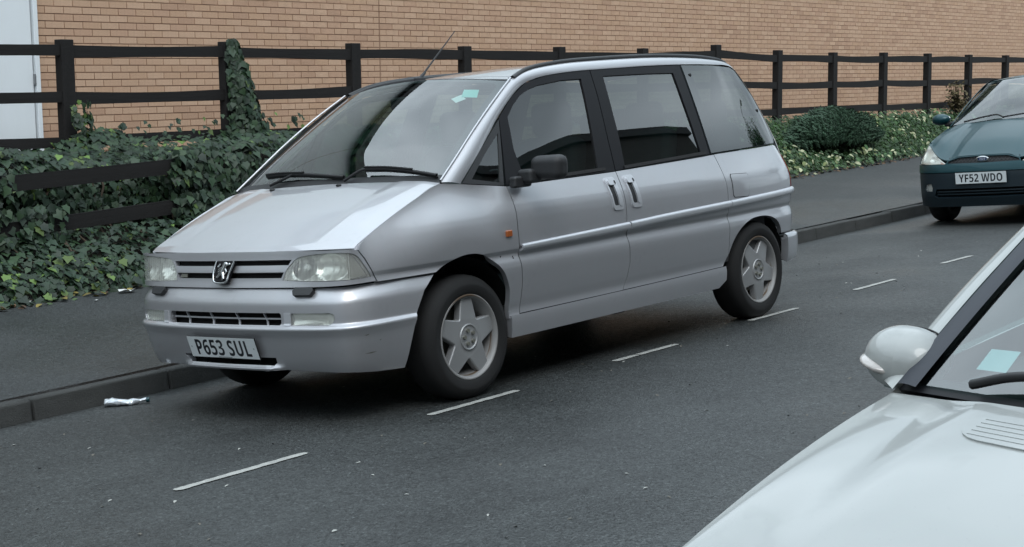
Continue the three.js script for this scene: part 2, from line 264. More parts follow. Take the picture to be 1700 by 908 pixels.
{
  const B = thing('brick_building', 'long buff brick building wall behind the black fence', 'building');
  B.matrixAutoUpdate = true; B.quaternion.setFromRotationMatrix(level); B.position.set(3.27, 2.42, -7.73);
  mesh('wall', [bx(46, 8.6, .3, 20.5, 1.90, -.151)], M.mortar, B);
  mesh('upper_cladding', [bx(45.9, 4.4, .02, 20.5, 3.95, .0)], M.cladding, B);
  mesh('eaves', [bx(46.4, .5, .5, 20.5, 6.4, .05), bx(46.4, .14, .16, 20.5, 6.1, .38, .05)], M.fascia, B);
  mesh('side_wall', [bx(42, 4.2, .3, -22.9, -.3, -.157)], M.render, B); mesh('upper_cladding', [bx(42, 4.4, .3, -22.9, 4.0, -.157)], M.cladding, B); mesh('eaves', [bx(42, .5, .5, -22.9, 6.4, .05)], M.fascia, B);
  mesh('rear_block', bx(58, 8.5, 9, 14.5, 1.85, -4.9), M.brickFar, B);
  const face = (w, h, d) => { const g = new RoundedBoxGeometry(w, h, d, 1, .004); return g; };
  const full = new THREE.BoxGeometry(.215, .065, .05), half = new THREE.BoxGeometry(.1025, .065, .05);
  const r = rng(31), rest = M.bricks.map(() => []);
  const joints = [4.95, 13.9]; let parts = 0;
  for (let row = -21; row < 23; row++) {
    const b = row * .075, shift = row & 1 ? .1125 : 0;
    for (let k = 0; k < 122; k++) {
      let a = .012 + k * .225 + (shift ? 0 : 0) + shift + .1075, g = full; 
      if (shift && k === 0) { g = half; }
      const put = (a, g) => {
        for (const j of joints) if (g === full && Math.abs(a - j) < .1155) { for (const s of [-1, 1]) { const w = .1075 + s * (j - a) - .012; if (w > .02) { const c = new THREE.BoxGeometry(w, .065, .05); c.translate(j - s * (.012 + w / 2), b, -.019); rest[0].push(c); } } return; }
        const tone = Math.min(5, Math.floor(r() * 5 + (fbm(a * .6, b * .9, 2, 2) > .56 ? 1 : 0))), dz = (r() - .5) * .003, rz = (r() - .5) * .006;
        if (a < 3.35 && b > -.86 && b < .68 && parts < 300) { parts++; const o = new THREE.Mesh(g, M.bricks[tone]); o.name = 'brick'; o.position.set(a, b, -.019 + dz); o.rotation.z = rz; B.add(o); }
        else { const c = g.clone(); c.rotateZ(rz); const p = c.attributes.uv; for (let q = 0; q < p.count; q++) p.setXY(q, p.getX(q) * .3 + k * .37, p.getY(q) * .2 + row * .13); c.translate(a, b, -.019 + dz); rest[tone].push(c); }
      };
      if (shift && k === 0) put(.012 + .05125, half);
      put(a, full);
    }
  }
  rest.forEach((l, i) => { const o = mesh('brickwork', mg(l), M.bricks[i], B); o.userData.kind = 'stuff'; });
  for (const j of joints) mesh('sealant_joint', bx(.016, 3.3, .02, j, .05, -.006), M.mortar, B);
  const D = mesh('door', bx(1.02, 2.9, .05, -.585, .55, .02, .004), M.whiteDoor, B);
  mesh('door_frame', [bx(.05, 3.0, .11, -.032, .55, .02, .006), bx(.05, 3.0, .11, -1.13, .55, .02, .006), bx(1.2, .06, .11, -.58, 2.03, .02, .006)], M.whiteDoor, B);
  for (const y of [-.18, -1.0, 1.4]) mesh('hinge', [bx(.02, .11, .03, -.068, y, .06, .006)], M.steel, D);
  mesh('door_handle', [bx(.03, .16, .02, -1.03, -.4, .055, .006), bar([-1.03, -.38, .06], [-.92, -.38, .09], .009)], M.steel, D);
}
// ---------------------------------------------------------------- post and rail fence, and the sunken rails in the ivy
const woodMap = tex(256, (u, v, i, j) => s2(clamp(.6 + .5 * (tnoise(u * 1, v, 3, 5) - .5) + .5 * (fbm(i * .02, j * .45, 3, 3) - .5))), true);
M.blackWood = std({ color: lin(.014, .0125, .0125), map: woodMap, roughness: .92, bumpMap: woodMap, bumpScale: .004 });
const fenceX = i => [2.503, 4.393, 6.16, 7.996, 9.822, 11.664, 13.542, 15.307, 17.097, 18.917, 20.691, 22.498, 24.29, 26.1, 27.9, 29.7][i];
const fenceTop = i => 2.482 - .0201 * (fenceX(i) - 2.5) + [0, .005, .012, 0, .012, .012, .082, .02, 0, .012, .01, 0, 0, 0, .01, 0][i] - .0;
const FZ = -6.08;
{
  const F = thing('post_and_rail_fence', 'black timber fence with three rails in front of the brick wall', 'fence');
  const r = rng(8), post = new RoundedBoxGeometry(.135, 1.75, .11, 2, .008);
  const P = [];
  for (let i = -2; i < 16; i++) {
    const x = i < 0 ? 2.503 + i * 1.85 : fenceX(i), top = i < 0 ? 2.482 - i * .037 : fenceTop(i); P.push([x, top]);
    const o = new THREE.Mesh(post, M.blackWood); o.name = 'post'; o.quaternion.setFromRotationMatrix(level); o.rotateZ((r() - .5) * .02); o.position.set(x, top, FZ).addScaledVector(UP, -.875); F.add(o);
  }
  for (let i = 0; i < P.length - 1; i++) for (let k = 0; k < 3; k++) {
    const [xa, ta] = P[i], [xb, tb] = P[i + 1], drop = [.105, .52, .93][k];
    const ya = 2.482 - .0201 * (xa - 2.5) - drop + (r() - .5) * .025 + (i === 8 ? .05 : 0) * (k === 0 ? 1 : .3), yb = 2.482 - .0201 * (xb - 2.5) - drop + (r() - .5) * .025 + (i === 7 ? .05 : 0) * (k === 0 ? 1 : .3);
    const g = new THREE.BoxGeometry(1, .104, .038, 12, 1, 1), p = g.attributes.position, len = xb - xa + .0, sag = (r() - .4) * .025, tw = (r() - .5) * .02;
    for (let q = 0; q < p.count; q++) { const t = p.getX(q) + .5; p.setXYZ(q, xa + len * t, mix(ya, yb, t) + p.getY(q) * (1 + .1 * Math.sin(t * 5 + i)) - sag * 4 * t * (1 - t), FZ + .012 + (i % 2) * .0015 + p.getZ(q) + p.getY(q) * .072 - drop * .072 + .0 + tw * p.getY(q)); }
    g.computeVertexNormals(); const u = g.attributes.uv; for (let q = 0; q < u.count; q++) u.setXY(q, u.getX(q) * 1.5 + i, u.getY(q) * .2 + k * .3);
    mesh('rail', g, M.blackWood, F);
  }
  const S = thing('collapsed_fence', 'two black fence rails sunk into the ivy bank at left', 'fence');
  const rail = (a, b, h, n) => { const g = new THREE.BoxGeometry(1, h, .045, 10, 1, 1), p = g.attributes.position; for (let q = 0; q < p.count; q++) { const t = p.getX(q) + .5; p.setXYZ(q, mix(a[0], b[0], t), mix(a[1], b[1], t) + p.getY(q) - .012 * Math.sin(t * 3.1), mix(a[2], b[2], t) + p.getZ(q) + .1 * p.getY(q)); } g.computeVertexNormals(); return mesh('rail', g, M.blackWood, S); };
  rail([-.9, 1.23, -4.36], [2.47, 1.262, -4.47], .125); rail([-.9, .86, -4.36], [2.42, .925, -4.47], .12);
  for (const x of [-.85, .53]) { const o = mesh('post', bx(.12, 1.3, .1, 0, 0, 0, .008), M.blackWood, S); o.position.set(x, .82, -4.54); o.quaternion.setFromRotationMatrix(level); }
}
// ---------------------------------------------------------------- ivy bank, planted bed, shrub
function leafGeo(out, fold = .12, curl = .1) {   // a leaf from half an outline (x >= 0, tip at y = 1), folded on its midrib
  const pos = [], idx = [], uv = [], n = out.length;
  const zf = (x, y) => fold * Math.abs(x) - curl * y * y;
  for (const [x, y] of out) { pos.push(0, y, zf(0, y)); uv.push(.5, y); pos.push(x, y, zf(x, y)); uv.push(.5 + x * .5, y); pos.push(-x, y, zf(x, y)); uv.push(.5 - x * .5, y); }
  for (let i = 0; i < n - 1; i++) { const a = i * 3, b = a + 3; idx.push(a, a + 1, b + 1, a, b + 1, b, a, b, b + 2, a, b + 2, a + 2); }
  return bg(pos, null, uv, idx);
}
const ivyLeaf = leafGeo([[.03, 0], [.36, -.06], [.34, .16], [.48, .34], [.27, .58], [.02, .96]], .16, .14);
const ovalLeaf = leafGeo([[.03, 0], [.26, .2], [.32, .48], [.2, .8], [.01, 1]], .2, .22);
const sprig = (() => { const r = rng(5), l = []; for (let i = 0; i < 9; i++) { const a = i / 9 * 6.28 * 2.4, t = .15 + i * .085, g = leafGeo([[.02, 0], [.055, .35], [.005, 1]], .1, .1); g.scale(1, .42, 1); g.rotateX(.75); g.rotateY(a); g.translate(0, t, 0); l.push(g); } return mg(l); })();
M.leaf = std({ color: 0xffffff, roughness: .6, side: THREE.DoubleSide });
M.matteLeaf = std({ color: 0xffffff, roughness: .75, side: THREE.DoubleSide });
M.soil = std({ color: lin(.035, .026, .018), roughness: 1, map: tex(256, (u, v, i, j) => s2(clamp(.55 + .9 * (hash3(i >> 1, j >> 1, 5) - .5) + .8 * (tnoise(u, v, 9, 1) - .5))), true), bumpMap: asphaltBump, bumpScale: .02 });
function scatter(name, geo, mat, items, parent) {    // items: {p, n, s, spin, c}
  const o = new THREE.InstancedMesh(geo, mat, items.length), m = new THREE.Matrix4();
  items.forEach((it, i) => { o.setMatrixAt(i, leafMatrix(it, m)); o.setColorAt(i, it.c); }); o.name = name; o.userData.kind = 'stuff'; parent.add(o); return o;
}
function leafMatrix(it, m) {
  const z = it.n.clone().normalize(), down = it.t || V(0, -1, 0); let x = V(0, 0, 0).crossVectors(down, z); if (x.lengthSq() < 1e-4) x.set(1, 0, 0); x.normalize(); const y = V(0, 0, 0).crossVectors(z, x);
  const c = Math.cos(it.spin), s = Math.sin(it.spin), X = x.clone().multiplyScalar(c).addScaledVector(y, s), Y = x.clone().multiplyScalar(-s).addScaledVector(y, c);
  m.makeBasis(X.multiplyScalar(it.s), Y.multiplyScalar(it.s), z.clone().multiplyScalar(it.s)); m.setPosition(it.p); return m;
}
const ivyColor = (r, young = .08) => { const t = r(), v = .55 + .75 * r(); if (r() < young * .5) return lin(.075 * v + .015, .155 * v, .03 * v); return lin((.008 + .012 * t) * v, (.027 + .020 * t) * v, (.012 + .004 * t) * v); };
const bankZ = tab([.30, -3.70], [.42, -3.78], [.62, -4.08], [.78, -4.42], [.88, -4.60], [1.2, -4.66], [1.31, -4.74], [1.37, -5.0], [1.41, -5.5], [1.44, -6.1], [1.47, -6.6]);
{
  const I = thing('ivy_bank', 'dark green ivy covering the bank and fence post at left', 'ivy');
  const ts = span(0, 1, 26), prof = t => { const y = mix(.28, 1.46, t); return [y, bankZ(y)]; };
  const g = sheet(span(-4, 7.5, 70), ts, (x, t) => { const [y, z] = prof(t), n = fbm(x * 1.7, y * 3, z * 2, 3) - .5; return [x, y - .06 + .1 * n, z - .10 + .12 * n - .03 * clamp(x, 0, 6)]; });
  g.deleteAttribute('color'); mesh('earth_bank', g, M.soil, I);
  const r = rng(12), items = [];
  const add = (p, n, s, young) => items.push({ p, n: V(n.x + (r() - .5) * .9, n.y + (r() - .35) * .8, n.z + (r() - .5) * .5), s, spin: (r() - .5) * 1.6, c: ivyColor(r, young) });
  for (let i = 0; i < 16500; i++) {
    const x = -1.2 + 7.6 * r() ** 1.0, t = r(); let y = mix(.33, 1.43, t), z = bankZ(y) - .03 * clamp(x, 0, 6);
    const lump = fbm(x * 1.6 + 4, y * 2.4, 2, 3) - .5, e = .01; const sl = (bankZ(y + e) - bankZ(y - e)) / (2 * e);
    if (t > .68 && r() < .0) continue;
    const nn = V(0, clamp(-sl, -.2, 3), 1).normalize();
    const depth = r() ** .7 * .14 + .32 * Math.max(-.25, lump);
    const pp = V(x, y, z).addScaledVector(nn, depth - .04); 
    // leave the two sunken rails partly open
    if (x < 2.35 + .3 * lump && pp.z > -4.62 && pp.z < -4.2 && ((pp.y > 1.16 && pp.y < 1.36 && x > .95 + lump) || (pp.y > .84 && pp.y < 1.02 && x > 1.25 + lump * 2))) continue;
    add(pp, nn, .034 + .062 * r() ** 1.5, y < .6 ? .2 : .06);
  }
  for (let i = 0; i < 900; i++) {   // trails that hang over the sunken rails
    const up = r() < .5, e = r(), x = e < .30 ? 2.28 + .5 * r() : up ? -1 + 1.75 * r() ** .8 : -1 + 2.2 * r() ** .8, y = (up ? 1.25 : .90) + (r() - .45) * .26;
    add(V(x, y, -4.42 - .03 * clamp(x, 0, 6) + .12 * r()), V(0, .3, 1), .05 + .045 * r(), .05);
  }
  // along the flat top towards the fence, heaped against the first posts
  for (let i = 0; i < 5200; i++) {
    const x = -.8 + 6.8 * r(), z = -4.75 - 1.5 * r();
    const heap = .30 * Math.exp(-(((x - 2.85) / .5) ** 2) - ((z + 6.05) / .35) ** 2) + .16 * Math.exp(-(((x - 4.35) / .62) ** 2) - ((z + 6.0) / .5) ** 2);
    const y = 1.30 + .04 * sst(-4.8, -6, z) - .22 * Math.exp(-(((x - 3.5) / .55) ** 2)) * sst(-5.0, -5.6, z) + .26 * (fbm(x * 1.4, z * 1.6, 5, 3) - .5) + heap + r() * .09 + .12 * sst(1.8, .6, x);
    add(V(x, y, z), V(0, 1, .75), .05 + .05 * r(), .1);
  }
  // the ivy that climbs the second post
  for (let i = 0; i < 1150; i++) {
    const h = r() ** 1.35, y = mix(1.25, 2.46, h), w = (mix(.40, .06, h ** .5) + .05 * (fbm(y * 4, 3, 1, 2) - .4)) , a = r() * 6.283, rr = Math.sqrt(.35 + .65 * r()) * w * (.85 + .5 * (fbm(a * 2, y * 5, 1, 2) - .3));
    const lean = .10 * (1 - h) + .05;
    const p = V(4.35 + lean + Math.cos(a) * rr, y, FZ + .08 + Math.abs(Math.sin(a)) * rr * .9);
    add(p, V(Math.cos(a), .25, Math.abs(Math.sin(a)) + .4), .05 + .045 * r(), .05);
  }
  for (let i = 0; i < 160; i++) { const h = r(), a = r() * 6.28; add(V(2.52 + .09 * Math.cos(a) + .1 * (1 - h), mix(1.45, 1.92, h * h), FZ + .1 + .05 * r()), V(Math.cos(a), .3, 1), .045 + .03 * r(), .4); }
  for (let i = 0; i < 60; i++) { const x = 2.9 + r() * 2.6; add(V(x, 1.56 + .16 * r(), FZ + .12 + .05 * r()), V(0, .4, 1), .04 + .03 * r(), .3); }
  const cam = camera.position, seen = items.map((it, i) => { const f = it.p.z + .3 * it.p.y; return [i, (it.p.x > .75 && it.p.x < 4.6 ? 1 : 0) * it.s / cam.distanceTo(it.p) * (it.p.z > bankZ(it.p.y) + .03 ? 1.4 : 1)]; }).sort((a, b) => b[1] - a[1]);
  const pick = new Set(seen.slice(0, 300).map(q => q[0])), m = new THREE.Matrix4();
  const tones = Array.from({ length: 8 }, (_, k) => { const q = rng(50 + k); return std({ color: ivyColor(q, k === 7 ? 1 : 0), roughness: .55, side: THREE.DoubleSide }); });
  items.forEach((it, i) => { if (!pick.has(i)) return; const o = new THREE.Mesh(ivyLeaf, tones[i % 13 === 0 ? 7 : i % 7]); o.name = 'leaf'; leafMatrix(it, m); m.decompose(o.position, o.quaternion, o.scale); I.add(o); });
  scatter('foliage', ivyLeaf, M.leaf, items.filter((_, i) => !pick.has(i)), I);
  const st = []; for (let i = 0; i < 26; i++) { const x = -.5 + r() * 5, y = .4 + r() * .3; let p = [], zz; for (let k = 0; k < 5; k++) { const yy = y + k * .16; p.push([x + (r() - .5) * .12 + k * .03, yy, bankZ(yy) - .02 + .05 * r() - .03 * clamp(x, 0, 6)]); } st.push(tube(p, .006 + .005 * r(), 10, 5)); }
  mesh('stems', st, std({ color: lin(.05, .035, .022), roughness: .9 }), I).userData.kind = 'stuff';
}
const bedY = (x, z) => { const b = backZ(x), y0 = paveY(x, b); return y0 - .02 + (1.06 - .0201 * (x - 15) * 1.0 - y0) * sst(0, 1, (b - z) / (b + 6.1)) ; };
{
  const g = sheet(span(6.5, 45, 120), span(0, 1, 16), (x, t) => { const z = mix(backZ(x) + .02, -7.75, t); return [x, bedY(x, z) + .06 * (fbm(x * 2, z * 2, 1, 3) - .5), z]; }); g.deleteAttribute('color');
  struct(mesh('bed_soil', g, M.soil));
  const r = rng(91), big = [], small = [], grass = [];
  for (let i = 0; i < 15000; i++) {
    const t = r(), x = 10.5 + 20 * Math.pow(r(), 1.25), b = backZ(x), z = mix(b - .04, -6.25, Math.pow(t, 1.15));
    const patch = fbm(x * .9 + 7, z * 1.4, 3, 3), edge = Math.exp(-(b - z) / .35), h = .05 + .17 * fbm(x * 1.5, z * 1.8, 8, 3) * sst(.0, .35, b - z);
    const y = bedY(x, z) + r() * (h + .10), varieg = (patch > .54 || edge > .55 || x < 13.6) && r() < .42;
    const it = { p: V(x, y, z), n: V((r() - .5) * 1.2, 1, .7 + (r() - .5) * .8), s: .042 + .045 * r(), spin: (r() - .5) * 3 };
    const v = .6 + .6 * r();
    if (varieg) { const q = r(); it.c = q < .22 ? lin(.38 * v, .39 * v, .24 * v) : q < .40 ? lin(.15 * v, .18 * v, .065 * v) : lin(.045 * v, .10 * v, .032 * v); it.s *= 1.15; big.push(it); }
    else { it.c = lin(.024 * v, .054 * v, .018 * v); it.s *= .8; small.push(it); }
  }
  for (let i = 0; i < 9000; i++) { const x = 10.5 + 20 * r() ** 1.25, b = backZ(x), z = mix(b - .3, -6.3, r()), v = .6 + .7 * r(); grass.push({ p: V(x, bedY(x, z) + .02 + .14 * r(), z), n: V((r() - .5), .35, 1), t: V(0, 1, 0), s: .11 + .08 * r(), spin: Math.PI + (r() - .5) * .9, c: lin(.045 * v, .105 * v, .028 * v) }); }
  const G = thing('ground_cover', 'low cream and green variegated ground cover along the pavement edge', 'ground cover'); G.userData.kind = 'stuff';
  scatter('variegated_leaves', ovalLeaf, M.matteLeaf, big, G); scatter('green_leaves', ovalLeaf, M.matteLeaf, small, G); scatter('spiky_leaves', sprig, M.matteLeaf, grass, G);
  const S = thing('conifer_shrub', 'low rounded dark green shrub in front of the fence', 'shrub', [15.25, 0, -5.2]);
  const it = [], br = [];
  for (let i = 0; i < 5200; i++) {
    const a = r() * 6.283, e = Math.acos(1 - r() * .98), k = .62 + .38 * Math.pow(r(), .5), lob = .78 + .45 * fbm(Math.cos(a) * 2.2 + 5, e * 2.4, Math.sin(a) * 2.2, 3);
    const d = V(Math.sin(e) * Math.cos(a), Math.cos(e), Math.sin(e) * Math.sin(a)), p = V(d.x * 1.25 * k * lob, .80 + d.y * .52 * k * lob, d.z * .62 * k * lob), v = .6 + .7 * r();
    it.push({ p, n: V(d.z, .2, -d.x), t: V(-d.x + (r() - .5) * .6, -d.y * .6 - .3, -d.z), s: .10 + .08 * r(), spin: (r() - .5) * .9, c: lin(.034 * v, .076 * v, .042 * v) });
  }
  for (let i = 0; i < 16; i++) { const a = i / 16 * 6.28 + r(); br.push(bar([0, .62, 0], [Math.cos(a) * .9, .9 + .25 * r(), Math.sin(a) * .42], .018, .006, 6)); }
  scatter('needle_sprays', sprig, M.matteLeaf, it, S); mesh('branches', br, M.soil, S);
  const D = thing('dry_shrub', 'thin brown twiggy shrub at the fence beside the dark green car', 'shrub', [21.2, .9, -5.8]);
  const tw = [], dl = []; for (let i = 0; i < 40; i++) { const a = r() * 6.28, h = .25 + .45 * r(), q = [Math.cos(a) * .35 * r(), h, Math.sin(a) * .25 * r()]; tw.push(bar([0, 0, 0], q, .007, .002, 5)); for (let k = 0; k < 9; k++) { const v = .6 + .6 * r(); dl.push({ p: V(q[0] * r() + (r() - .5) * .14, q[1] * (.4 + .6 * r()), q[2] + (r() - .5) * .14), n: V(r() - .5, r(), r() - .2), s: .05 + .03 * r(), spin: r() * 6, c: lin(.11 * v, .085 * v, .035 * v) }); } }
  mesh('twigs', tw, M.soil, D); scatter('leaves', ovalLeaf, M.matteLeaf, dl, D);
}
// ---------------------------------------------------------------- what the glass and paint mirror: across the street
M.farBrick = std({ color: lin(.085, .078, .072), map: mortarMap, roughness: .9 });
M.darkGlass = phy({ color: lin(.03, .035, .04), roughness: .06, metalness: 0 });
M.blind = std({ color: lin(.5, .5, .47), roughness: .8 });
{
  const B = thing('opposite_building', 'long dark flat-roofed building across the road, mirrored in the van windows', 'building', [0, -.3, 11]);
  mesh('wall', bx(58, 8.7, 8, -7, 4.35, 4), M.farBrick, B); mesh('parapet', bx(58.4, .35, 8.3, -7, 8.86, 4), M.fascia, B);
  for (let f = 0; f < 2; f++) for (let k = 0; k < 13; k++) { const x = -34 + k * 4.3; const w = mesh('window', bx(1.9, 1.5, .08, x, 2.6 + f * 3.6, -.02), M.darkGlass, B); mesh('frame', [bx(2.06, .09, .14, x, 2.6 + f * 3.6 + .79, -.02), bx(2.06, .09, .16, x, 2.6 + f * 3.6 - .79, -.03), bx(.08, 1.5, .14, x - .98, 2.6 + f * 3.6, -.02), bx(.08, 1.5, .14, x + .98, 2.6 + f * 3.6, -.02)], M.blind, w); }
  const E = thing('added_end_block', 'plain brown block added out of view ahead to darken the van front', 'building', [-27, -.5, 2]);  // unseen block, added to cut sky light on the upright front faces
  mesh('wall', bx(6, 8, 26, -3, 4, 0), M.farBrick, E); mesh('parapet', bx(6.3, .3, 26.3, -3, 8.1, 0), M.fascia, E);
  for (let k = 0; k < 5; k++) mesh('window', bx(.08, 1.5, 2, .02, 2.8, -9 + k * 4.4), M.darkGlass, E);
  const L = thing('street_lamp', 'tall grey street lamp mirrored in the van rear side window', 'street lamp', [28.5, -.3, 8.3]);
  mesh('column', [bar([0, 0, 0], [0, 8.4, 0], .09, .055, 10), tube([[0, 8.3, 0], [0, 8.9, -.25], [0, 9.05, -.8], [0, 9.05, -1.5]], .04)], M.steel, L);
  mesh('lantern', bx(.26, .13, .7, 0, 9.03, -1.75, .05), M.steel, L);
  const T = thing('bare_tree', 'thin-crowned tree mirrored in the van rear side window', 'tree', [35, -.3, 9.6]);
  const r = rng(6), tr = [], lv = [];
  const grow = (p, d, len, rad, k) => { const q = p.clone().addScaledVector(d, len); tr.push(bar(p.toArray(), q.toArray(), rad, rad * .68, 6)); if (k === 0) { for (let i = 0; i < 60; i++) { const v = .5 + .7 * r(); lv.push({ p: q.clone().add(V((r() - .5) * 1.4, (r() - .5) * 1.2, (r() - .5) * 1.4)), n: V(r() - .5, r(), r() - .5), s: .10 + .06 * r(), spin: r() * 6, c: lin(.03 * v, .06 * v, .025 * v) }); } return; } const n = k > 2 ? 4 : 3; for (let i = 0; i < n; i++) grow(q, d.clone().multiplyScalar(.9).add(V((r() - .5) * 1.3, .25 + .2 * r(), (r() - .5) * 1.3)).normalize(), len * (.62 + .2 * r()), rad * .62, k - 1); };
  grow(V(0, 0, 0), V(0, 1, 0), 2.6, .2, 4);
  T.scale.setScalar(1.2);
  mesh('trunk', tr, M.soil, T); scatter('crown', ovalLeaf, M.matteLeaf, lv, T);
}
// ---------------------------------------------------------------- materials of the cars
const flake = tex(256, (u, v, i, j) => [0, .85 + .22 * (hash3(i, j, 2) - .5) + .08 * (tnoise(u, v, 6, 3) - .5), 0]); flake.repeat.set(3, 3);
const grime = tex(512, (u, v, i, j) => { const n = tnoise(u, v, 7, 31), k = .96 + .05 * (n - .5) - .03 * sst(.68, .76, tnoise(u, v, 23, 12)); return [s2(k), s2(k * .995), s2(k * .985)]; }, true);
M.silver = phy({ color: lin(.55, .555, .585), metalness: .72, roughness: .46, map: grime, clearcoat: 1, clearcoatRoughness: .05 });
M.silverTrim = phy({ color: lin(.64, .65, .68), metalness: .62, roughness: .42, clearcoat: .6, clearcoatRoughness: .15 });
M.black = std({ color: lin(.012, .012, .013), roughness: .55 });
M.plastic = std({ color: lin(.022, .023, .025), roughness: .5, bumpMap: asphaltBump, bumpScale: .0006 });
M.gloss = phy({ color: lin(.008, .008, .010), roughness: .45, specularIntensity: .45 });
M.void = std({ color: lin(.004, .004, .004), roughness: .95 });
M.rubber = std({ color: lin(.016, .016, .017), roughness: .8, bumpMap: asphaltBump, bumpScale: .001 });
M.tyre = std({ color: lin(.014, .014, .0145), roughness: .82, map: tex(256, (u, v, i, j) => s2(clamp(.7 + .5 * (tnoise(u, v, 9, 17) - .5) + .25 * (hash3(i, j, 5) - .5))), true) });
M.glass = phy({ color: lin(.24, .33, .32), specularColor: lin(.80, .98, 1), transmission: 1, roughness: 0, thickness: 0, ior: 2.05, side: THREE.DoubleSide });
M.screen = phy({ color: lin(.54, .68, .65), specularColor: lin(.84, .98, 1), transmission: 1, roughness: .0, thickness: 0, ior: 2.3, side: THREE.DoubleSide });
M.lens = phy({ color: lin(.95, .96, .93), transmission: .78, roughness: .2, thickness: 0, ior: 1.5, side: THREE.DoubleSide, bumpMap: tex(128, (u, v) => .5 + .5 * Math.sin(u * 6.283 * 8), false), bumpScale: .002 });
M.lens.bumpMap.repeat.set(6, 1);
M.reflector = std({ color: lin(.80, .81, .77), metalness: .9, roughness: .3 });
M.lampDark = std({ color: lin(.22, .22, .19), metalness: .4, roughness: .4 });
M.chrome = std({ color: lin(.72, .73, .74), metalness: 1, roughness: .16 });
const rimDirt = tex(256, (u, v, i, j) => { const n = tnoise(u, v, 6, 7), k = sst(.5, .7, n); return [s2(mix(.66, .30, k)), s2(mix(.66, .21, k)), s2(mix(.66, .14, k))]; }, true);
M.alloy = std({ color: lin(.43, .435, .44), metalness: .55, roughness: .48, map: tex(256, (u, v, i, j) => s2(clamp(.9 + .3 * (tnoise(u, v, 5, 9) - .5))), true) });
M.rimEdge = std({ color: lin(.46, .455, .45), metalness: .35, roughness: .6, map: rimDirt });
M.brakeDust = std({ color: lin(.05, .032, .022), roughness: .9, map: rimDirt });
M.amber = phy({ color: lin(.35, .09, .02), roughness: .25, clearcoat: 1 });
M.redLamp = phy({ color: lin(.24, .015, .015), roughness: .2, clearcoat: 1 });
M.cloth = std({ color: lin(.10, .104, .108), roughness: .95 });
M.dash = std({ color: lin(.055, .057, .06), roughness: .7 });
M.permit = std({ color: lin(.28, .66, .60), roughness: .5 });
M.paper = std({ color: lin(.72, .76, .74), roughness: .6 });
function plateMat(text, w, h, size, sx, extra) {
  const c = document.createElement('canvas'); c.width = w; c.height = h; const x = c.getContext('2d');
  x.fillStyle = '#d5dadb'; x.fillRect(0, 0, w, h); x.fillStyle = '#10131c'; x.textAlign = 'center'; x.textBaseline = 'middle';
  x.save(); x.translate(w / 2, h * .52); x.scale(sx, 1); x.font = 'bold ' + size + 'px sans-serif'; x.fillText(text, 0, 0); x.restore();
  if (extra) { x.fillRect(w * .40, h * .955, w * .2, h * .025); x.fillStyle = '#9aa0a2'; for (const q of [.035, .955]) { x.beginPath(); x.arc(w * q, h * .5, h * .045, 0, 7); x.fill(); } }
  const t = new THREE.CanvasTexture(c); t.colorSpace = THREE.SRGBColorSpace; return std({ map: t, roughness: .35 });
}
function plateMesh(w, h, mat, parent) { const g = new THREE.BoxGeometry(w, h, .008), o = new THREE.Mesh(g, [M.black, M.black, M.black, M.black, mat, M.black]); o.name = 'number_plate'; parent.add(o); return o; }

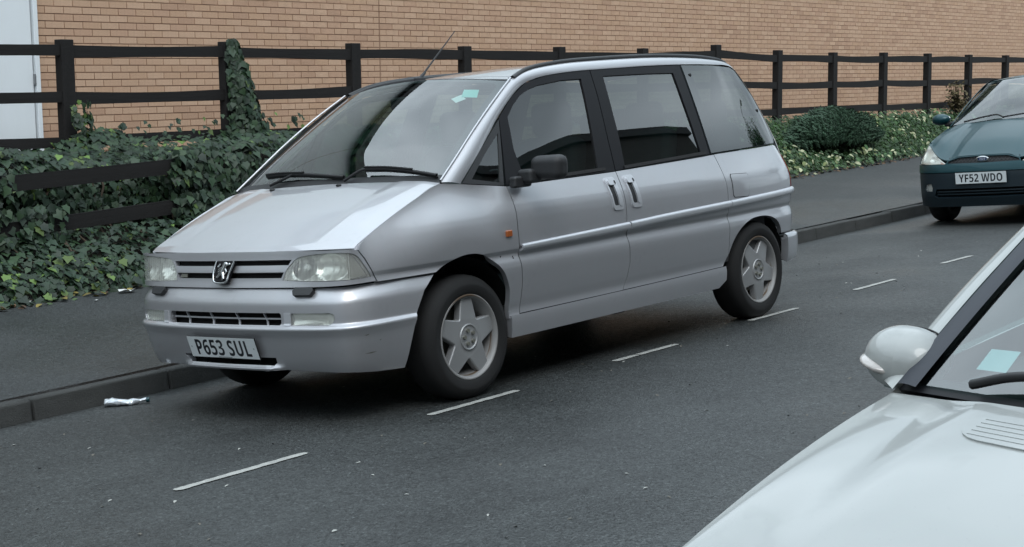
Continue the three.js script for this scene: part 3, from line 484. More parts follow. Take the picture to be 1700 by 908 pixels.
// a road wheel facing +z, its hub at the origin
function starShape(R, tipW, valley, n, turn) {
  const s = new THREE.Shape(), pt = (r, a) => [r * Math.cos(a), r * Math.sin(a)];
  for (let k = 0; k < n; k++) {
    const a = turn + k * 2 * Math.PI / n, w = tipW / R, va = a + Math.PI / n;
    const p0 = pt(R, a - w), p1 = pt(R, a + w), v = pt(valley, va), n0 = pt(R, a + 2 * Math.PI / n - w);
    k ? s.lineTo(...p0) : s.moveTo(...p0); s.lineTo(...p1);
    const q1 = [mix(p1[0], v[0], .86), mix(p1[1], v[1], .86)], q2 = [mix(n0[0], v[0], .86), mix(n0[1], v[1], .86)];
    s.lineTo(...q1); s.quadraticCurveTo(...v, ...q2);
  }
  s.closePath(); return s;
}
function makeWheel(parent, x, y, z, side, o = {}) {
  const { R = .317, rr = .212, w = .20, turn = 1.5, dia = 1 } = o;
  const W = group('wheel', parent); W.position.set(x, y, z); if (side < 0) W.rotation.y = Math.PI;
  const h = w / 2, prof = [[rr - .012, -h + .02], [rr + .008, -h + .004], [rr + .04, -h], [R - .045, -h], [R - .018, -h + .012], [R - .004, -h + .035], [R, -h + .06], [R, h - .06], [R - .004, h - .032], [R - .018, h - .008], [R - .045, h + .006], [mix(rr, R, .45), h + .010], [rr + .02, h + .004], [rr + .004, h - .004], [rr - .01, h - .02]];
  const lathe = (p, n = 64) => { const g = new THREE.LatheGeometry(p.map(q => new THREE.Vector2(q[0], q[1])), n); g.rotateX(Math.PI / 2); return g; };
  mesh('tyre', lathe(prof, 72), M.tyre, W);
  mesh('rim', [lathe([[rr - .03, -h + .03], [rr - .035, .0], [rr - .022, h - .045], [rr - .010, h - .016], [rr + .003, h - .006], [rr + .005, h - .002], [rr - .004, h - .000], [rr - .012, h - .012], [rr - .02, h - .035]])], M.rimEdge, W);
  const ex = new THREE.ExtrudeGeometry(starShape(rr - .014, .035 * rr / .212, rr * .46, 5, turn), { depth: .03, bevelEnabled: true, bevelThickness: .008, bevelSize: .007, bevelSegments: 3, curveSegments: 6 });
  ex.translate(0, 0, h - .058); const p = ex.attributes.position; for (let i = 0; i < p.count; i++) { const r = Math.hypot(p.getX(i), p.getY(i)); p.setZ(i, p.getZ(i) + .012 * (1 - (r / rr) ** 2)); } ex.computeVertexNormals();
  mesh('spokes', ex, M.alloy, W);
  mesh('hub', [lathe([[.001, h - .016], [.05, h - .016], [.056, h - .012], [.060, h - .006], [.066, h - .004], [.068, h - .012]], 40)], M.alloy, W);
  const nut = cyl(.011, .011, .02, 6); nut.rotateX(Math.PI / 2);
  for (let k = 0; k < 5; k++) { const a = turn + .3 + k * 1.2566, n = mesh('wheel_nut', nut, M.lampDark, W); n.position.set(.035 * Math.cos(a), .035 * Math.sin(a), h - .010); }
  mesh('brake_disc', lathe([[.02, -.02], [.14, -.02], [.14, .0], [.02, .0]], 32), M.lampDark, W);
  mesh('inner_well', lathe([[rr - .028, -h + .02], [.0, -h + .03]], 32), M.brakeDust, W);
  return W;
}

// ---------------------------------------------------------------- the silver people carrier
{
  const van = thing('people_carrier', 'silver people carrier parked beside the kerb, plate P653 SUL', 'car');
  const C = curve2([[-.855, 0], [-.851, .2], [-.838, .4], [-.810, .6], [-.782, .705], [-.735, .778], [-.65, .818], [-.55, .837], [-.42, .852], [-.3, .868], [-.1, .888], [.3, .905], [.8, .913], [1.4, .915], [2.0, .915], [2.6, .905], [3.0, .885], [3.22, .86], [3.36, .82], [3.45, .74], [3.50, .58], [3.525, .3], [3.53, 0]], [0, 1], [0, -1]);
  const SM = C.max;
  const dB = tab([.18, -.10], [.22, -.062], [.25, -.042], [.30, -.020], [.371, 0], [.44, .017], [.460, .030], [.472, .034], [.482, .022], [.49, .012], [.54, .010], [.590, .006], [.603, .001], [.64, -.023], [.66, -.037]);
  const dF = tab([.64, -.02], [.658, -.025], [.70, -.04], [.74, -.05], [.796, -.07], [.84, -.08], [1.1, -.2]);
  const dS = tab([.2, -.05], [.263, -.035], [.36, -.025], [.372, -.028], [.40, -.030], [.45, -.020], [.55, -.004], [.62, .003], [.645, .0], [.695, -.014], [.705, -.008], [.72, .002], [.80, .006], [.86, .004], [.90, -.001], [.92, -.006], [.95, -.0165], [.98, -.0295], [1.02, -.048], [1.05, -.0625], [1.12, -.097]);
  const seam = tab([-.664, .84], [-.45, .945], [-.25, 1.03], [-.03, 1.097], [.1, 1.078], [.4, 1.045], [5, 1.05]);
  const zseam = tab([-.664, .78], [-.4, .785], [-.2, .787], [-.03, .79], [.1, .812], [.4, .845]);
  const fold = f => (s, y) => { let m = 1; if (s < 0) { s = -s; m = -1; } if (s > SM) { s = 2 * SM - s; m = -m; } const p = f(s, y); return [p[0], p[1], p[2] * m]; };
  const Lb = fold((s, y) => { const c = C.at(s), n = C.nor(s), k = (1 - .35 * sst(.8, 1.2, s)) * dB(y) + .052 * Math.exp(-(((y - .268) / .018) ** 2)) * (1 - sst(.30, .40, s)); return [c[0] + n[0] * k, y, c[1] + n[1] * k]; });
  const Lu = fold((s, y) => {
    const c = C.at(s), n = C.nor(s), k = dS(y) * sst(.7, 1.25, s); let x = c[0] + n[0] * k, z = c[1] + n[1] * k;
    if (c[0] < 0) x -= dF(Math.max(y, .64)) * (1 - sst(.35, .95, s));
    if (x < .4 && s > .75) { const h = seam(x) - y; if (h < .30) z += (zseam(x) - z) * Math.pow(clamp(1 - h / .30, 0, 1.1), 2.0) * sst(.75, .95, s) * (1 - sst(.15, .38, x)); }
    return [x, y, z];
  });
  const dR = tab([.28, -.03], [.32, .006], [.36, .020], [.44, .030], [.49, .032], [.505, .025], [.515, .003], [.52, -.02]);
  const Lr = fold((s, y) => { const c = C.at(s), n = C.nor(s), k = dR(y); return [c[0] + n[0] * k, y, c[1] + n[1] * k]; });
  const sTab = []; for (let s = .9; s < SM; s += .01) sTab.push([C.at(s)[0], s]);
  const sX = x => { let i = 0; while (i < sTab.length - 2 && sTab[i + 1][0] < x) i++; const a = sTab[i], b = sTab[i + 1]; return a[1] + (b[1] - a[1]) * (x - a[0]) / (b[0] - a[0]); };
  const X = p => p.map(q => [sX(q[0]), q[1]]);
  const both = (name, poly, map, opt, mat, parent = van) => [1, -1].map(k => mesh(name, panel(k > 0 ? poly : mir(poly), map, opt && opt.holes ? { ...opt, holes: k > 0 ? opt.holes : opt.holes.map(mir) } : opt), mat, parent));
  // greenhouse side, u = x + 1 (negative on the far side)
  const zb = tab([-.1, .775], [.0, .795], [.2, .828], [.5, .845], [1.0, .851], [2.0, .852], [2.8, .836], [3.2, .798], [3.4, .742]);
  const zt = tab([.3, .61], [.75, .642], [1.2, .658], [2.0, .66], [2.8, .645], [3.1, .61], [3.4, .52]);
  const gz = (x, y) => { const t = (y - 1.06) / .56; return zb(x) + (zt(x) - zb(x)) * t + .025 * t * (1 - t); };
  const G = (u, y) => u >= 0 ? [u - 1, y, gz(u - 1, y)] : [-u - 1, y, -gz(-u - 1, y)];
  const GX = p => p.map(q => [q[0] + 1, q[1]]);
  const inset = (p, d) => { const c = p.reduce((a, q) => [a[0] + q[0] / p.length, a[1] + q[1] / p.length], [0, 0]); return p.map(q => { const x = q[0] - c[0], y = q[1] - c[1], l = Math.hypot(x, y); return [q[0] - x / l * d, q[1] - y / l * d]; }); };

  // front bumper with its openings
  const bEnd = [[1.327, .656], [1.24, .593], [1.173, .484], [1.135, .341], [1.11, .228]];
  const bump = [[-.6, .660], [0, .660], [.6, .659], [.98, .660], ...bEnd, [.95, .236], [.8, .25], [.4, .264], [0, .266], [-.4, .264], [-.8, .25], [-.95, .236], ...mir(bEnd).reverse(), [-.98, .660]];
  const upG = [[-.415, .489], [.415, .489], [.425, .500], [.425, .540], [.415, .548], [-.415, .548], [-.425, .540], [-.425, .500]];
  const loG = [[-.30, .287], [.33, .287], [.345, .300], [.345, .326], [-.36, .326], [-.36, .318]];
  const fog = [[.487, .488], [.70, .487], [.722, .496], [.735, .515], [.728, .538], [.71, .545], [.487, .546]];
  const FB = mesh('front_bumper', panel(bump, Lb, { du: .04, dv: .02, holes: [upG, loG, fog, mir(fog)], skirt: .03 }), M.silver, van);
  mesh('bumper_recess', panel(rect(-.75, .75, .27, .56), Lb, { off: -.06, du: .05, dv: .05, skirt: 0 }), M.void, van);
  const slat = (s0, s1, y0, y1, off, mat, name, par) => mesh(name, panel(rect(s0, s1, y0, y1), Lb, { off, skirt: .01, du: .06, dv: .02, step: .05 }), mat, par);
  slat(-.42, .42, .5145, .522, -.018, M.silverTrim, 'grille_bar', FB);
  for (const s of [-.3, -.1, .1, .3]) mesh('grille_bar', panel([[s - .02, .552], [s - .013, .552], [s + .03, .486], [s + .023, .486]], Lb, { off: -.020, skirt: .01, du: .05, dv: .02 }), M.silverTrim, FB);
  for (const s of [-.2, 0, .2]) mesh('grille_bar', panel([[s - .008, .33], [s - .002, .33], [s + .012, .284], [s + .006, .284]], Lb, { off: -.02, skirt: .01, du: .05, dv: .02 }), M.black, FB);
  for (const k of [1, -1]) {
    const P = k > 0 ? fog : mir(fog);
    const f = mesh('fog_lamp', panel(inset(P, .004), Lb, { off: -.006, skirt: .01, du: .03, dv: .02 }), M.lens, FB);
    mesh('reflector', panel(inset(P, .004), (s, y) => { const q = Lb(s, y), d = .022 * Math.max(0, 1 - ((Math.abs(s) - .58) / .11) ** 2 - ((y - .516) / .04) ** 2); return [q[0] + d + .012, q[1], q[2]]; }, { skirt: 0, du: .02, dv: .01 }), M.reflector, f);
    mesh('fog_surround', panel(k > 0 ? rect(.445, .486, .486, .547) : rect(-.486, -.445, .486, .547), Lb, { off: .004, skirt: .02, du: .03 }), M.silverTrim, FB);
    const w = panel([[.498, .640], [.508, .655], [.612, .655], [.622, .640], [.610, .621], [.510, .621]].map(q => [q[0] * k, q[1]]), Lb, { off: .024, skirt: .04, du: .03, dv: .02 }); mesh('washer_jet', w, M.plastic, FB);
  }
  for (const [s0, s1, y0, y1] of [[.860, .885, .426, .430], [.86, .93, .336, .340], [.94, .952, .392, .396]]) mesh('paint_scuff', panel([[s0, y0], [(s0 + s1) / 2, y0 - .003], [s1, y1 - .002], [(s0 + s1) / 2 + .01, y1]], Lb, { off: .0008, skirt: 0, du: .03, dv: .02 }), M.lampDark, FB);
  // nose panel: grille slots and lamp openings
  const hl = [[.407, .699], [.424, .746], [.46, .785], [.494, .805], [.594, .818], [.721, .824], [.811, .820], [.873, .801], [.902, .765], [.939, .694], [.859, .692], [.75, .692], [.57, .693]];
  const hlS = [...smooth(hl.slice(0, 10), 3, false), ...hl.slice(10)];
  const sur = [[.838, .834], [.884, .824], [.914, .784], [.937, .732], [.962, .672]];
  const nose = [[-.7, .8355], [0, .838], [.7, .8355], ...sur, [.6, .667], [0, .666], [-.6, .667], ...mir(sur).reverse()];
  const s1 = [[-.435, .771], [.435, .771], [.452, .796], [-.452, .796]], s2_ = [[-.398, .711], [.398, .711], [.412, .738], [-.412, .738]];
  const N = mesh('nose_panel', panel(nose, Lu, { du: .03, dv: .02, holes: [s1, s2_, hlS, mir(hlS)], skirt: .03 }), M.silver, van);
  mesh('grille_recess', panel(rect(-.47, .47, .69, .81), Lu, { off: -.035, skirt: 0 }), M.void, N);
  const badge = mesh('grille_badge', panel(rect(-.385, -.33, .716, .734), Lu, { off: -.006, skirt: .004 }), M.lampDark, N);
  for (const k of [1, -1]) {
    const P = k > 0 ? hlS : mir(hlS);
    const h = mesh('headlight', panel(inset(P, .004), Lu, { off: -.004, skirt: .02, du: .03, dv: .02 }), M.lens, van);
    const bowl = (s, y) => { const a = Math.abs(s), q = Lu(s, y); let d = .03; d += .055 * Math.max(0, 1 - ((a - .52) / .085) ** 2 - ((y - .755) / .06) ** 2); d += .05 * Math.max(0, 1 - ((a - .70) / .095) ** 2 - ((y - .755) / .065) ** 2); d += .012 * Math.sin(a * 150) * .15; return [q[0] + d * .92, q[1], q[2] - k * d * .25]; };
    mesh('reflector', panel((k > 0 ? hlS : mir(hlS)).filter(p => 1).map(p => [clamp(p[0] * k, 0, .80) * k, p[1]]), bowl, { skirt: 0, du: .015, dv: .012 }), M.reflector, h);
    mesh('side_lamp', panel([[.812, .818], [.86, .803], [.893, .762], [.925, .700], [.85, .697], [.812, .697]].map(p => [p[0] * k, p[1]]), Lu, { off: -.022, skirt: .02, du: .02, dv: .02 }), M.lampDark, h);
    mesh('lamp_bulb', [ell(.016, .016, .016, 0, 0, 0)], M.paper, h).position.set(...(q => [q[0] + .05, q[1], q[2]])(Lu(k * .52, .755)));
  }
  // emblem: a dark shield with a bright rim and a rampant lion
  {
    const E = group('emblem', van), q = Lu(0, .737); E.position.set(q[0] - .006, .737, 0); E.rotation.set(0, -Math.PI / 2, 0); E.scale.set(1.5, 1.04, 1);
    const sh = new THREE.Shape(); sh.moveTo(-.042, .052); sh.lineTo(.046, .052); sh.quadraticCurveTo(.034, .0, .028, -.046); sh.quadraticCurveTo(.0, -.056, -.036, -.046); sh.quadraticCurveTo(-.044, .0, -.042, .052);
    const tilt = .40, lean = g => { g.rotateX(-tilt * .9); return g; };
    mesh('shield', lean(new THREE.ExtrudeGeometry(sh, { depth: .012, bevelEnabled: true, bevelSize: .002, bevelThickness: .002, bevelSegments: 2 })), M.gloss, E);
    mesh('shield_rim', lean(tube([[-.040, .056, .018], [-.046, .02, .018], [-.045, -.02, .018], [-.036, -.046, .018], [-.004, -.054, .018], [.026, -.046, .018], [.034, -.01, .018], [.042, .025, .018], [.050, .056, .018]], .0042, 40)), M.chrome, E);
    const f = (a, b, r0, r1) => bar([...a, .019], [...b, .019], r0 * 1.15, r1 * 1.2, 8);
    mesh('lion', lean(mg([f([.010, .040], [-.002, .0], .010, .0085), ell(.011, .011, .006, .008, .040, .019), f([.004, .028], [-.020, .012], .0055, .004), f([.0, .018], [-.022, .0], .005, .004), f([.012, .03], [.028, .04], .004, .004), ell(.005, .006, .004, .028, .04, .019), f([-.004, .0], [-.024, -.026], .0075, .004), f([0, .0], [.010, -.032], .0075, .005), f([.010, -.032], [.004, -.036], .005, .004), f([.012, .016], [.020, .002], .004, .003), f([.020, .002], [.012, -.014], .003, .003), f([-.016, .042], [-.026, .026], .003, .004)])), M.chrome, E);
  }
  // number plate
  { const pm = plateMat('P653 SUL', 832, 178, 186, .86, true), o = plateMesh(.52, .111, pm, van); const a = .27; o.rotation.set(0, -Math.PI / 2, 0); o.rotateX(a * 1); o.position.set(-.871, .3735, 0); }
  // bonnet
  const hoodF = u => V(-.777 + .113 * u * u + .0, .841, .776 * u), hoodR = u => V(-.034 - .04 * (1 - u * u), 1.097 + .006 * (1 - u * u), .783 * u);
  const hood = (u, v) => { const a = hoodF(u), b = hoodR(u), t = clamp(v, -.05, 1.05); const p = a.lerp(b, t); p.y += .030 * Math.pow(Math.max(0, 1 - u * u), .8) * sst(0, .5, t) * (1 - .35 * t) + .085 * (t * (1 - t)) * (1 - .35 * Math.abs(u) ** 3) + .006 * sst(.62, .70, Math.abs(u)) * sst(.05, .3, t) * (1 - sst(.85, 1, Math.abs(u))) - .006 * (1 - sst(0, .05, t)); return [p.x, p.y, p.z]; };
  mesh('bonnet', panel(rect(-1, 1, 0.004, .995), (u, v) => hood(u, v), { du: .04, dv: .04, skirt: .02, step: .03 }), M.silver, van);
  for (const u of [-.52, .17]) { const q = hood(u, .94); mesh('screen_washer', ell(.014, .008, .018, q[0], q[1] + .004, q[2], 10, 8), M.black, van); }
  // wings, doors, quarter panels, sills
  const seamPts = []; for (let x = -.655; x <= -.03; x += .04) seamPts.push([sX(x) + 0, seam(x) - .004]);
  const wing = [[.970, .668], [.944, .732], [.922, .786], [.891, .829], ...seamPts.filter(p => p[0] > .9), ...X([[-.03, 1.092], [.085, 1.079], [.395, 1.041], [.392, .976], [.382, .82], [.387, .71], [.398, .535], [.383, .372], [.30, .362], ...smooth([[.304, .45], [.300, .52], [.256, .615], [.185, .682], [.09, .722], [.0, .731], [-.09, .718], [-.16, .692], [-.215, .668]], 4, false)])];
  both('front_wing', wing, Lu, { du: .03, dv: .02, skirt: .03 }, M.silver);
  const fd = X([[.402, 1.040], [.399, .976], [.389, .82], [.394, .71], [.405, .535], [.390, .379], [1.297, .380], [1.33, .44], [1.353, .529], [1.345, .681], [1.335, .764], [1.343, .922], [1.355, 1.049]]);
  const fdoors = both('front_door', fd, Lu, { du: .06, dv: .02, skirt: .02 }, M.silver);
  const rd = X([[1.361, 1.050], [1.349, .922], [1.341, .764], [1.351, .681], [1.359, .529], [1.336, .44], [1.303, .381], [2.37, .386], [2.425, .45], [2.427, .78], [2.425, 1.079], [2.30, 1.074]]);
  const rdoors = both('sliding_door', rd, Lu, { du: .06, dv: .02, skirt: .02 }, M.silver);
  const qp = [...X([[2.431, 1.080], [2.432, .78], ...smooth([[2.431, .455], [2.47, .52], [2.53, .578], [2.61, .622], [2.71, .649], [2.81, .657], [2.91, .653], [3.0, .634], [3.07, .600], [3.115, .556], [3.135, .517]], 4, false)]), [4.94, .517], [4.955, .79], [4.95, 1.0], [4.94, 1.083], ...X([[3.28, 1.094]])];
  const qps = both('rear_quarter_panel', qp, Lu, { du: .05, dv: .02, skirt: .03 }, M.silver);
  both('rear_lamp', [[4.96, .79], [5.13, .79], [5.10, 1.06], [4.955, 1.02]], Lu, { off: .006, du: .04, dv: .04, skirt: .02 }, M.redLamp);
  const sill = X([[.305, .262], [.305, .374], [1.30, .377], [2.39, .383], [2.385, .30], [2.30, .26], [1.3, .262]]);
  both('sill', sill, Lu, { off: .011, du: .1, dv: .02, skirt: .05 }, M.silver);
  const rb = [...X([[3.155, .322], [3.150, .43], [3.143, .513]]), [5.2, .514], [SM, .515], [2 * SM - 5.2, .514], ...X([[3.143, .513], [3.15, .43], [3.155, .322]]).map(p => [2 * SM - p[0], p[1]]), [2 * SM - 5.1, .34], [SM, .33], [5.1, .34]];
  mesh('rear_bumper', panel(rb, Lr, { du: .05, dv: .02, skirt: .05 }), M.silver, van);
  mesh('tailgate', panel([[5.14, .53], [2 * SM - 5.14, .53], [2 * SM - 5.11, 1.07], [5.11, 1.07]], Lu, { du: .06, dv: .04, skirt: .02 }), M.silver, van);
  const rwA = [], rwB = []; for (let k = -6; k <= 6; k++) { const t = k / 6; rwA.push([3.535 - .09 * t * t, 1.08, .68 * t]); rwB.push([3.215 - .045 * t * t, 1.645 - .03 * t * t, .52 * t]); }
  mesh('rear_window', strip(rwA, rwB, 20, 8, .02, -1), M.glass, van);
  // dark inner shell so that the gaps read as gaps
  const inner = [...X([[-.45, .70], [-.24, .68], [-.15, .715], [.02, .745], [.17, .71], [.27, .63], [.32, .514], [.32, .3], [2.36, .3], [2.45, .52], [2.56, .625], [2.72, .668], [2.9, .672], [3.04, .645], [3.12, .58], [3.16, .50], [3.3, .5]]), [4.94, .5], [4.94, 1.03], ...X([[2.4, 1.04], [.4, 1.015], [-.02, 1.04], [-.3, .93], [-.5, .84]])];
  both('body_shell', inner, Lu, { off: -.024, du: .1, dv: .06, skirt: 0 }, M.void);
  // trim on the sides
  const sy = tab([.38, .7205], [1.37, .741], [1.7, .7515], [2.45, .7665], [3.36, .786]), hw = tab([.38, .020], [1.37, .0235], [3.36, .024]);
  const stripMap = sg => (u, v) => { const x = Math.abs(u), s = sX(x), y = sy(x) + v * hw(x), p = Lu(s * sg, y); const d = .005 + .020 * Math.pow(Math.max(0, 1 - Math.abs(v) ** 3), .6); return [p[0], p[1], p[2] + sg * d]; };
  const rub = (x0, x1, list, name) => [1, -1].forEach((k, i) => mesh(name, panel(k > 0 ? rect(x0, x1, -1, 1) : rect(-x1, -x0, -1, 1), stripMap(k), { du: .08, dv: .18, skirt: .012, step: .1 }), M.silverTrim, list ? list[i] : van));
  rub(.395, 1.343, fdoors, 'rub_strip'); rub(1.356, 2.435, rdoors, 'rub_strip'); rub(2.44, 3.35, qps, 'rub_strip');
  [1, -1].forEach((k, i) => {
    // upright flap handles
    for (const [list, x0] of [[fdoors, 1.262], [rdoors, 1.442]]) {
      const P = (x, y, d) => { const p = Lu(sX(x) * k, y); return [p[0], p[1], p[2] + k * d]; }, H = group('door_handle', list[i]);
      const rr = (w, h, r, cx, cy) => { const o = []; for (const [sx, sy, a] of [[1, 1, 0], [-1, 1, 1], [-1, -1, 2], [1, -1, 3]]) for (let t = 0; t <= 4; t++) { const b = (a + t / 4) * Math.PI / 2; o.push([cx + sx * (w - r) + r * Math.cos(b), cy + sy * (h - r) + r * Math.sin(b)]); } return o; };
      const cy = .930, tilt = (x, y) => x + (y - cy) * -.06;
      const mp = (u, v) => { const x = Math.abs(u); const p = Lu(sX(tilt(x, v)) * k, v); return [p[0], p[1], p[2]]; };
      const mk = (poly, opt, mat, nm) => mesh(nm, panel(k > 0 ? poly : mir(poly), mp, { skirt: .006, du: .03, dv: .03, step: .01, ...opt }), mat, H);
      mk(rr(.047, .092, .02, x0, cy), { off: .008, skirt: .008, holes: [rr(.036, .060, .012, x0, cy - .006)] }, M.silverTrim, 'handle_frame');
      mk(rr(.038, .062, .012, x0, cy - .006), { off: .0025, skirt: 0 }, M.plastic, 'handle_recess');
      mk(rr(.0125, .064, .010, x0 + .018, cy - .006), { off: .013, skirt: .010 }, M.silverTrim, 'handle_grip');
      mk(rr(.034, .017, .012, x0, cy + .062), { off: .016, skirt: .010 }, M.silverTrim, 'handle_cap');
      mk(rr(.006, .010, .005, x0 + .022, cy + .058), { off: .0175, skirt: .002 }, M.black, 'keyhole');
    }
    const p = Lu(sX(.31) * k, .803); mesh('side_repeater', [bx(.046, .036, .016, p[0], p[1], p[2] + k * .004, .007)], M.amber, van);
    if (k > 0) { const fl = [[2.512, .947], [2.70, .940], [2.715, .925], [2.685, .81], [2.67, .799], [2.508, .806], [2.496, .82], [2.5, .935]]; mesh('flap_gap', panel(X(inset(fl, -.006)), Lu, { off: .0008, skirt: 0, du: .05, dv: .03 }), M.void, qps[i]); mesh('fuel_flap', panel(X(fl), Lu, { off: .0035, skirt: .008, du: .05, dv: .03 }), M.silver, qps[i]); }
    // stray rivet holes on the wing where trim is missing
    for (const [x, y] of [[.255, .69], [.345, .68], [.347, .672]]) { const q = Lu(sX(x) * k, y); mesh('rivet_hole', ell(.0045, .0045, .002, q[0], q[1], q[2] + k * .001, 8, 6), M.black, van); }
    // door mirror
    const Mi = group('door_mirror', van);
    const hs = new RoundedBoxGeometry(.105, .132, .190, 5, .042), hp = hs.attributes.position; for (let n = 0; n < hp.count; n++) { const t = (hp.getZ(n) + .11) / .22; hp.setY(n, hp.getY(n) * (.86 + .16 * t)); hp.setX(n, hp.getX(n) + .02 * t); } hs.computeVertexNormals();
    hs.rotateX(.05); hs.translate(.535, 1.125, 1.025); const hh = mesh('housing', k > 0 ? hs : mirrorZ(hs.toNonIndexed()), M.plastic, Mi);
    const arm = mg([bx(.10, .075, .10, .50, 1.085, .925, .02), bx(.14, .06, .05, .46, 1.06, .893, .015)]); mesh('arm', k > 0 ? arm : mirrorZ(arm), M.plastic, Mi);
    const mgl = bx(.004, .10, .15, .590, 1.125, 1.03, 0); mesh('mirror_glass', k > 0 ? mgl : mirrorZ(mgl.toNonIndexed()), M.chrome, Mi);
  });
  // window frames and glass
  const FT = [[.69, 1.508], [.85, 1.583], [1.03, 1.616], [1.26, 1.632]];
  const fFrame = [[.538, 1.402], ...FT, [1.453, 1.639], [1.434, 1.489], [1.384, 1.242], [1.356, 1.054], [.402, 1.046]];
  const fGlass = [[.603, 1.402], [.68, 1.463], [.76, 1.512], [.86, 1.548], [.95, 1.567], [1.16, 1.588], [1.343, 1.592], [1.315, 1.476], [1.265, 1.292], [1.205, 1.082], [.56, 1.062], [.557, 1.227]];
  const tri = [[.105, 1.083], [.30, 1.235], [.530, 1.393], [.385, 1.048]], triG = [[.175, 1.098], [.32, 1.212], [.485, 1.322], [.365, 1.066]];
  const rFrame = [[1.460, 1.640], [1.67, 1.644], [2.03, 1.650], [2.40, 1.652], [2.375, 1.087], [2.30, 1.081], [1.363, 1.057], [1.391, 1.242], [1.441, 1.489]];
  const rGlass = [[1.56, 1.602], [2.0, 1.606], [2.295, 1.604], [2.287, 1.423], [2.28, 1.107], [1.462, 1.075], [1.50, 1.25], [1.52, 1.377]];
  const qFrame = [[2.407, 1.652], [2.75, 1.646], [3.02, 1.630], [3.075, 1.608], [3.21, 1.430], [3.322, 1.136], [3.285, 1.104], [2.383, 1.088]], qGlass = [[2.505, 1.625], [2.75, 1.622], [2.98, 1.608], [3.04, 1.578], [3.17, 1.42], [3.268, 1.155], [3.24, 1.132], [2.49, 1.115]];
  const o1 = (h) => ({ du: .06, dv: .03, skirt: .016, off: -.003, holes: h ? [GX(h)] : [] });
  const fr = both('window_frame', GX(fFrame), G, o1(fGlass), M.gloss, van), rr_ = both('window_frame', GX(rFrame), G, o1(rGlass), M.gloss, van);
  both('quarter_light_frame', GX(tri), G, o1(triG), M.plastic); both('quarter_light', GX(inset(triG, -.01)), G, { off: -.008, skirt: 0, du: .06, dv: .04 }, M.glass);
  both('door_glass', GX(inset(fGlass, -.012)), G, { off: -.011, skirt: 0, du: .06, dv: .04 }, M.glass);
  both('sliding_door_glass', GX(inset(rGlass, -.012)), G, { off: -.011, skirt: 0, du: .06, dv: .04 }, M.glass);
  both('rear_side_frit', GX(qFrame), G, { ...o1(qGlass), off: -.006 }, M.gloss); both('rear_side_glass', GX(inset(qFrame, .006)), G, { off: .001, skirt: 0, du: .06, dv: .04 }, M.glass);
  both('glass_seal', GX([[.56, 1.050], [1.27, 1.064], [1.27, 1.082], [.56, 1.068]]), G, { off: .003, skirt: .01 }, M.rubber);
  both('glass_seal', GX([[1.45, 1.060], [2.33, 1.088], [2.33, 1.106], [1.45, 1.078]]), G, { off: .003, skirt: .01 }, M.rubber);
  for (const [x, y] of [[2.47, 1.585], [3.19, 1.33]]) for (const k of [1, -1]) { mesh('glass_stud', ell(.012, .012, .005, x, y, k * (gz(x, y) + .003), 10, 8), M.black, van); }
  // A-pillar, cant rail and rear pillar in one sweep
  const I = [[-.034, 1.099, .787], [.13, 1.214, .762], [.30, 1.334, .733], [.52, 1.475, .692], [.745, 1.604, .645], [.90, 1.650, .620], [1.2, 1.684, .604], [1.63, 1.701, .597], [2.25, 1.708, .592], [2.80, 1.688, .578], [3.03, 1.660, .555], [3.16, 1.612, .525], [3.30, 1.42, .575], [3.415, 1.15, .655], [3.44, 1.06, .68], [3.455, .98, .69]];
  const O = [[.09, 1.081], [.265, 1.212], [.40, 1.312], [.56, 1.428], [.80, 1.566], [.95, 1.606], [1.22, 1.632], [1.63, 1.645], [2.25, 1.655], [2.78, 1.649], [3.03, 1.633], [3.09, 1.604], [3.222, 1.43], [3.334, 1.136], [3.338, 1.09], [3.342, 1.0]].map(p => [p[0], p[1], gz(p[0], p[1])]);
  { const g = strip(O, I, 90, 6, .012, 1); mesh('roof_pillar', g, M.silver, van); mesh('roof_pillar', mirrorZ(g), M.silver, van); for (const k of [1, -1]) mesh('pillar_lip', tube(I.slice(0, 5).map(q => [q[0] - .004, q[1] + .009, (q[2] + .002) * k]), .006, 40, 8), M.silver, van); }
  // windscreen: glass, black border and cowl
  const wB = u => V(-.025 - .045 * (1 - u * u), 1.098 + .008 * (1 - u * u), .780 * u), wT = u => V(.745 - .10 * (1 - u * u), 1.604 + .036 * (1 - u * u), .640 * u);
  const wind = (u, v) => { const a = wB(u), b = wT(u), p = a.lerp(b, clamp(v, -.02, 1.02)); const q = .035 * 4 * v * (1 - v) * (.5 + .5 * (1 - u * u)) + .02 * (1 - u * u) * sst(0, .3, v); return [p.x - q * .55, p.y + q * .83, p.z]; };
  const ws = mesh('windscreen', panel(rect(-.985, .985, .035, .985), wind, { du: .05, dv: .04, skirt: 0, off: -.004 }), M.screen, van);
  mesh('screen_border', panel(rect(-1, 1, .01, 1), wind, { du: .05, dv: .03, skirt: .012, off: -.007, holes: [[[-.935, .09], [-.9, .075], [0, .06], [.9, .075], [.935, .09], [.925, .93], [.89, .955], [0, .965], [-.89, .955], [-.925, .93]]] }), M.gloss, van);
  mesh('cowl', panel(rect(-.99, .99, -.015, .06), wind, { du: .05, dv: .03, skirt: .01, off: .002 }), M.plastic, van);
  mesh('parking_permit', panel([[.70, .795], [.835, .80], [.80, .885], [.665, .88]], wind, { off: -.012, skirt: 0 }), M.permit, van);
  mesh('tax_disc', panel([[.62, .775], [.69, .735], [.75, .78], [.68, .825]], wind, { off: -.013, skirt: 0 }), M.paper, van);
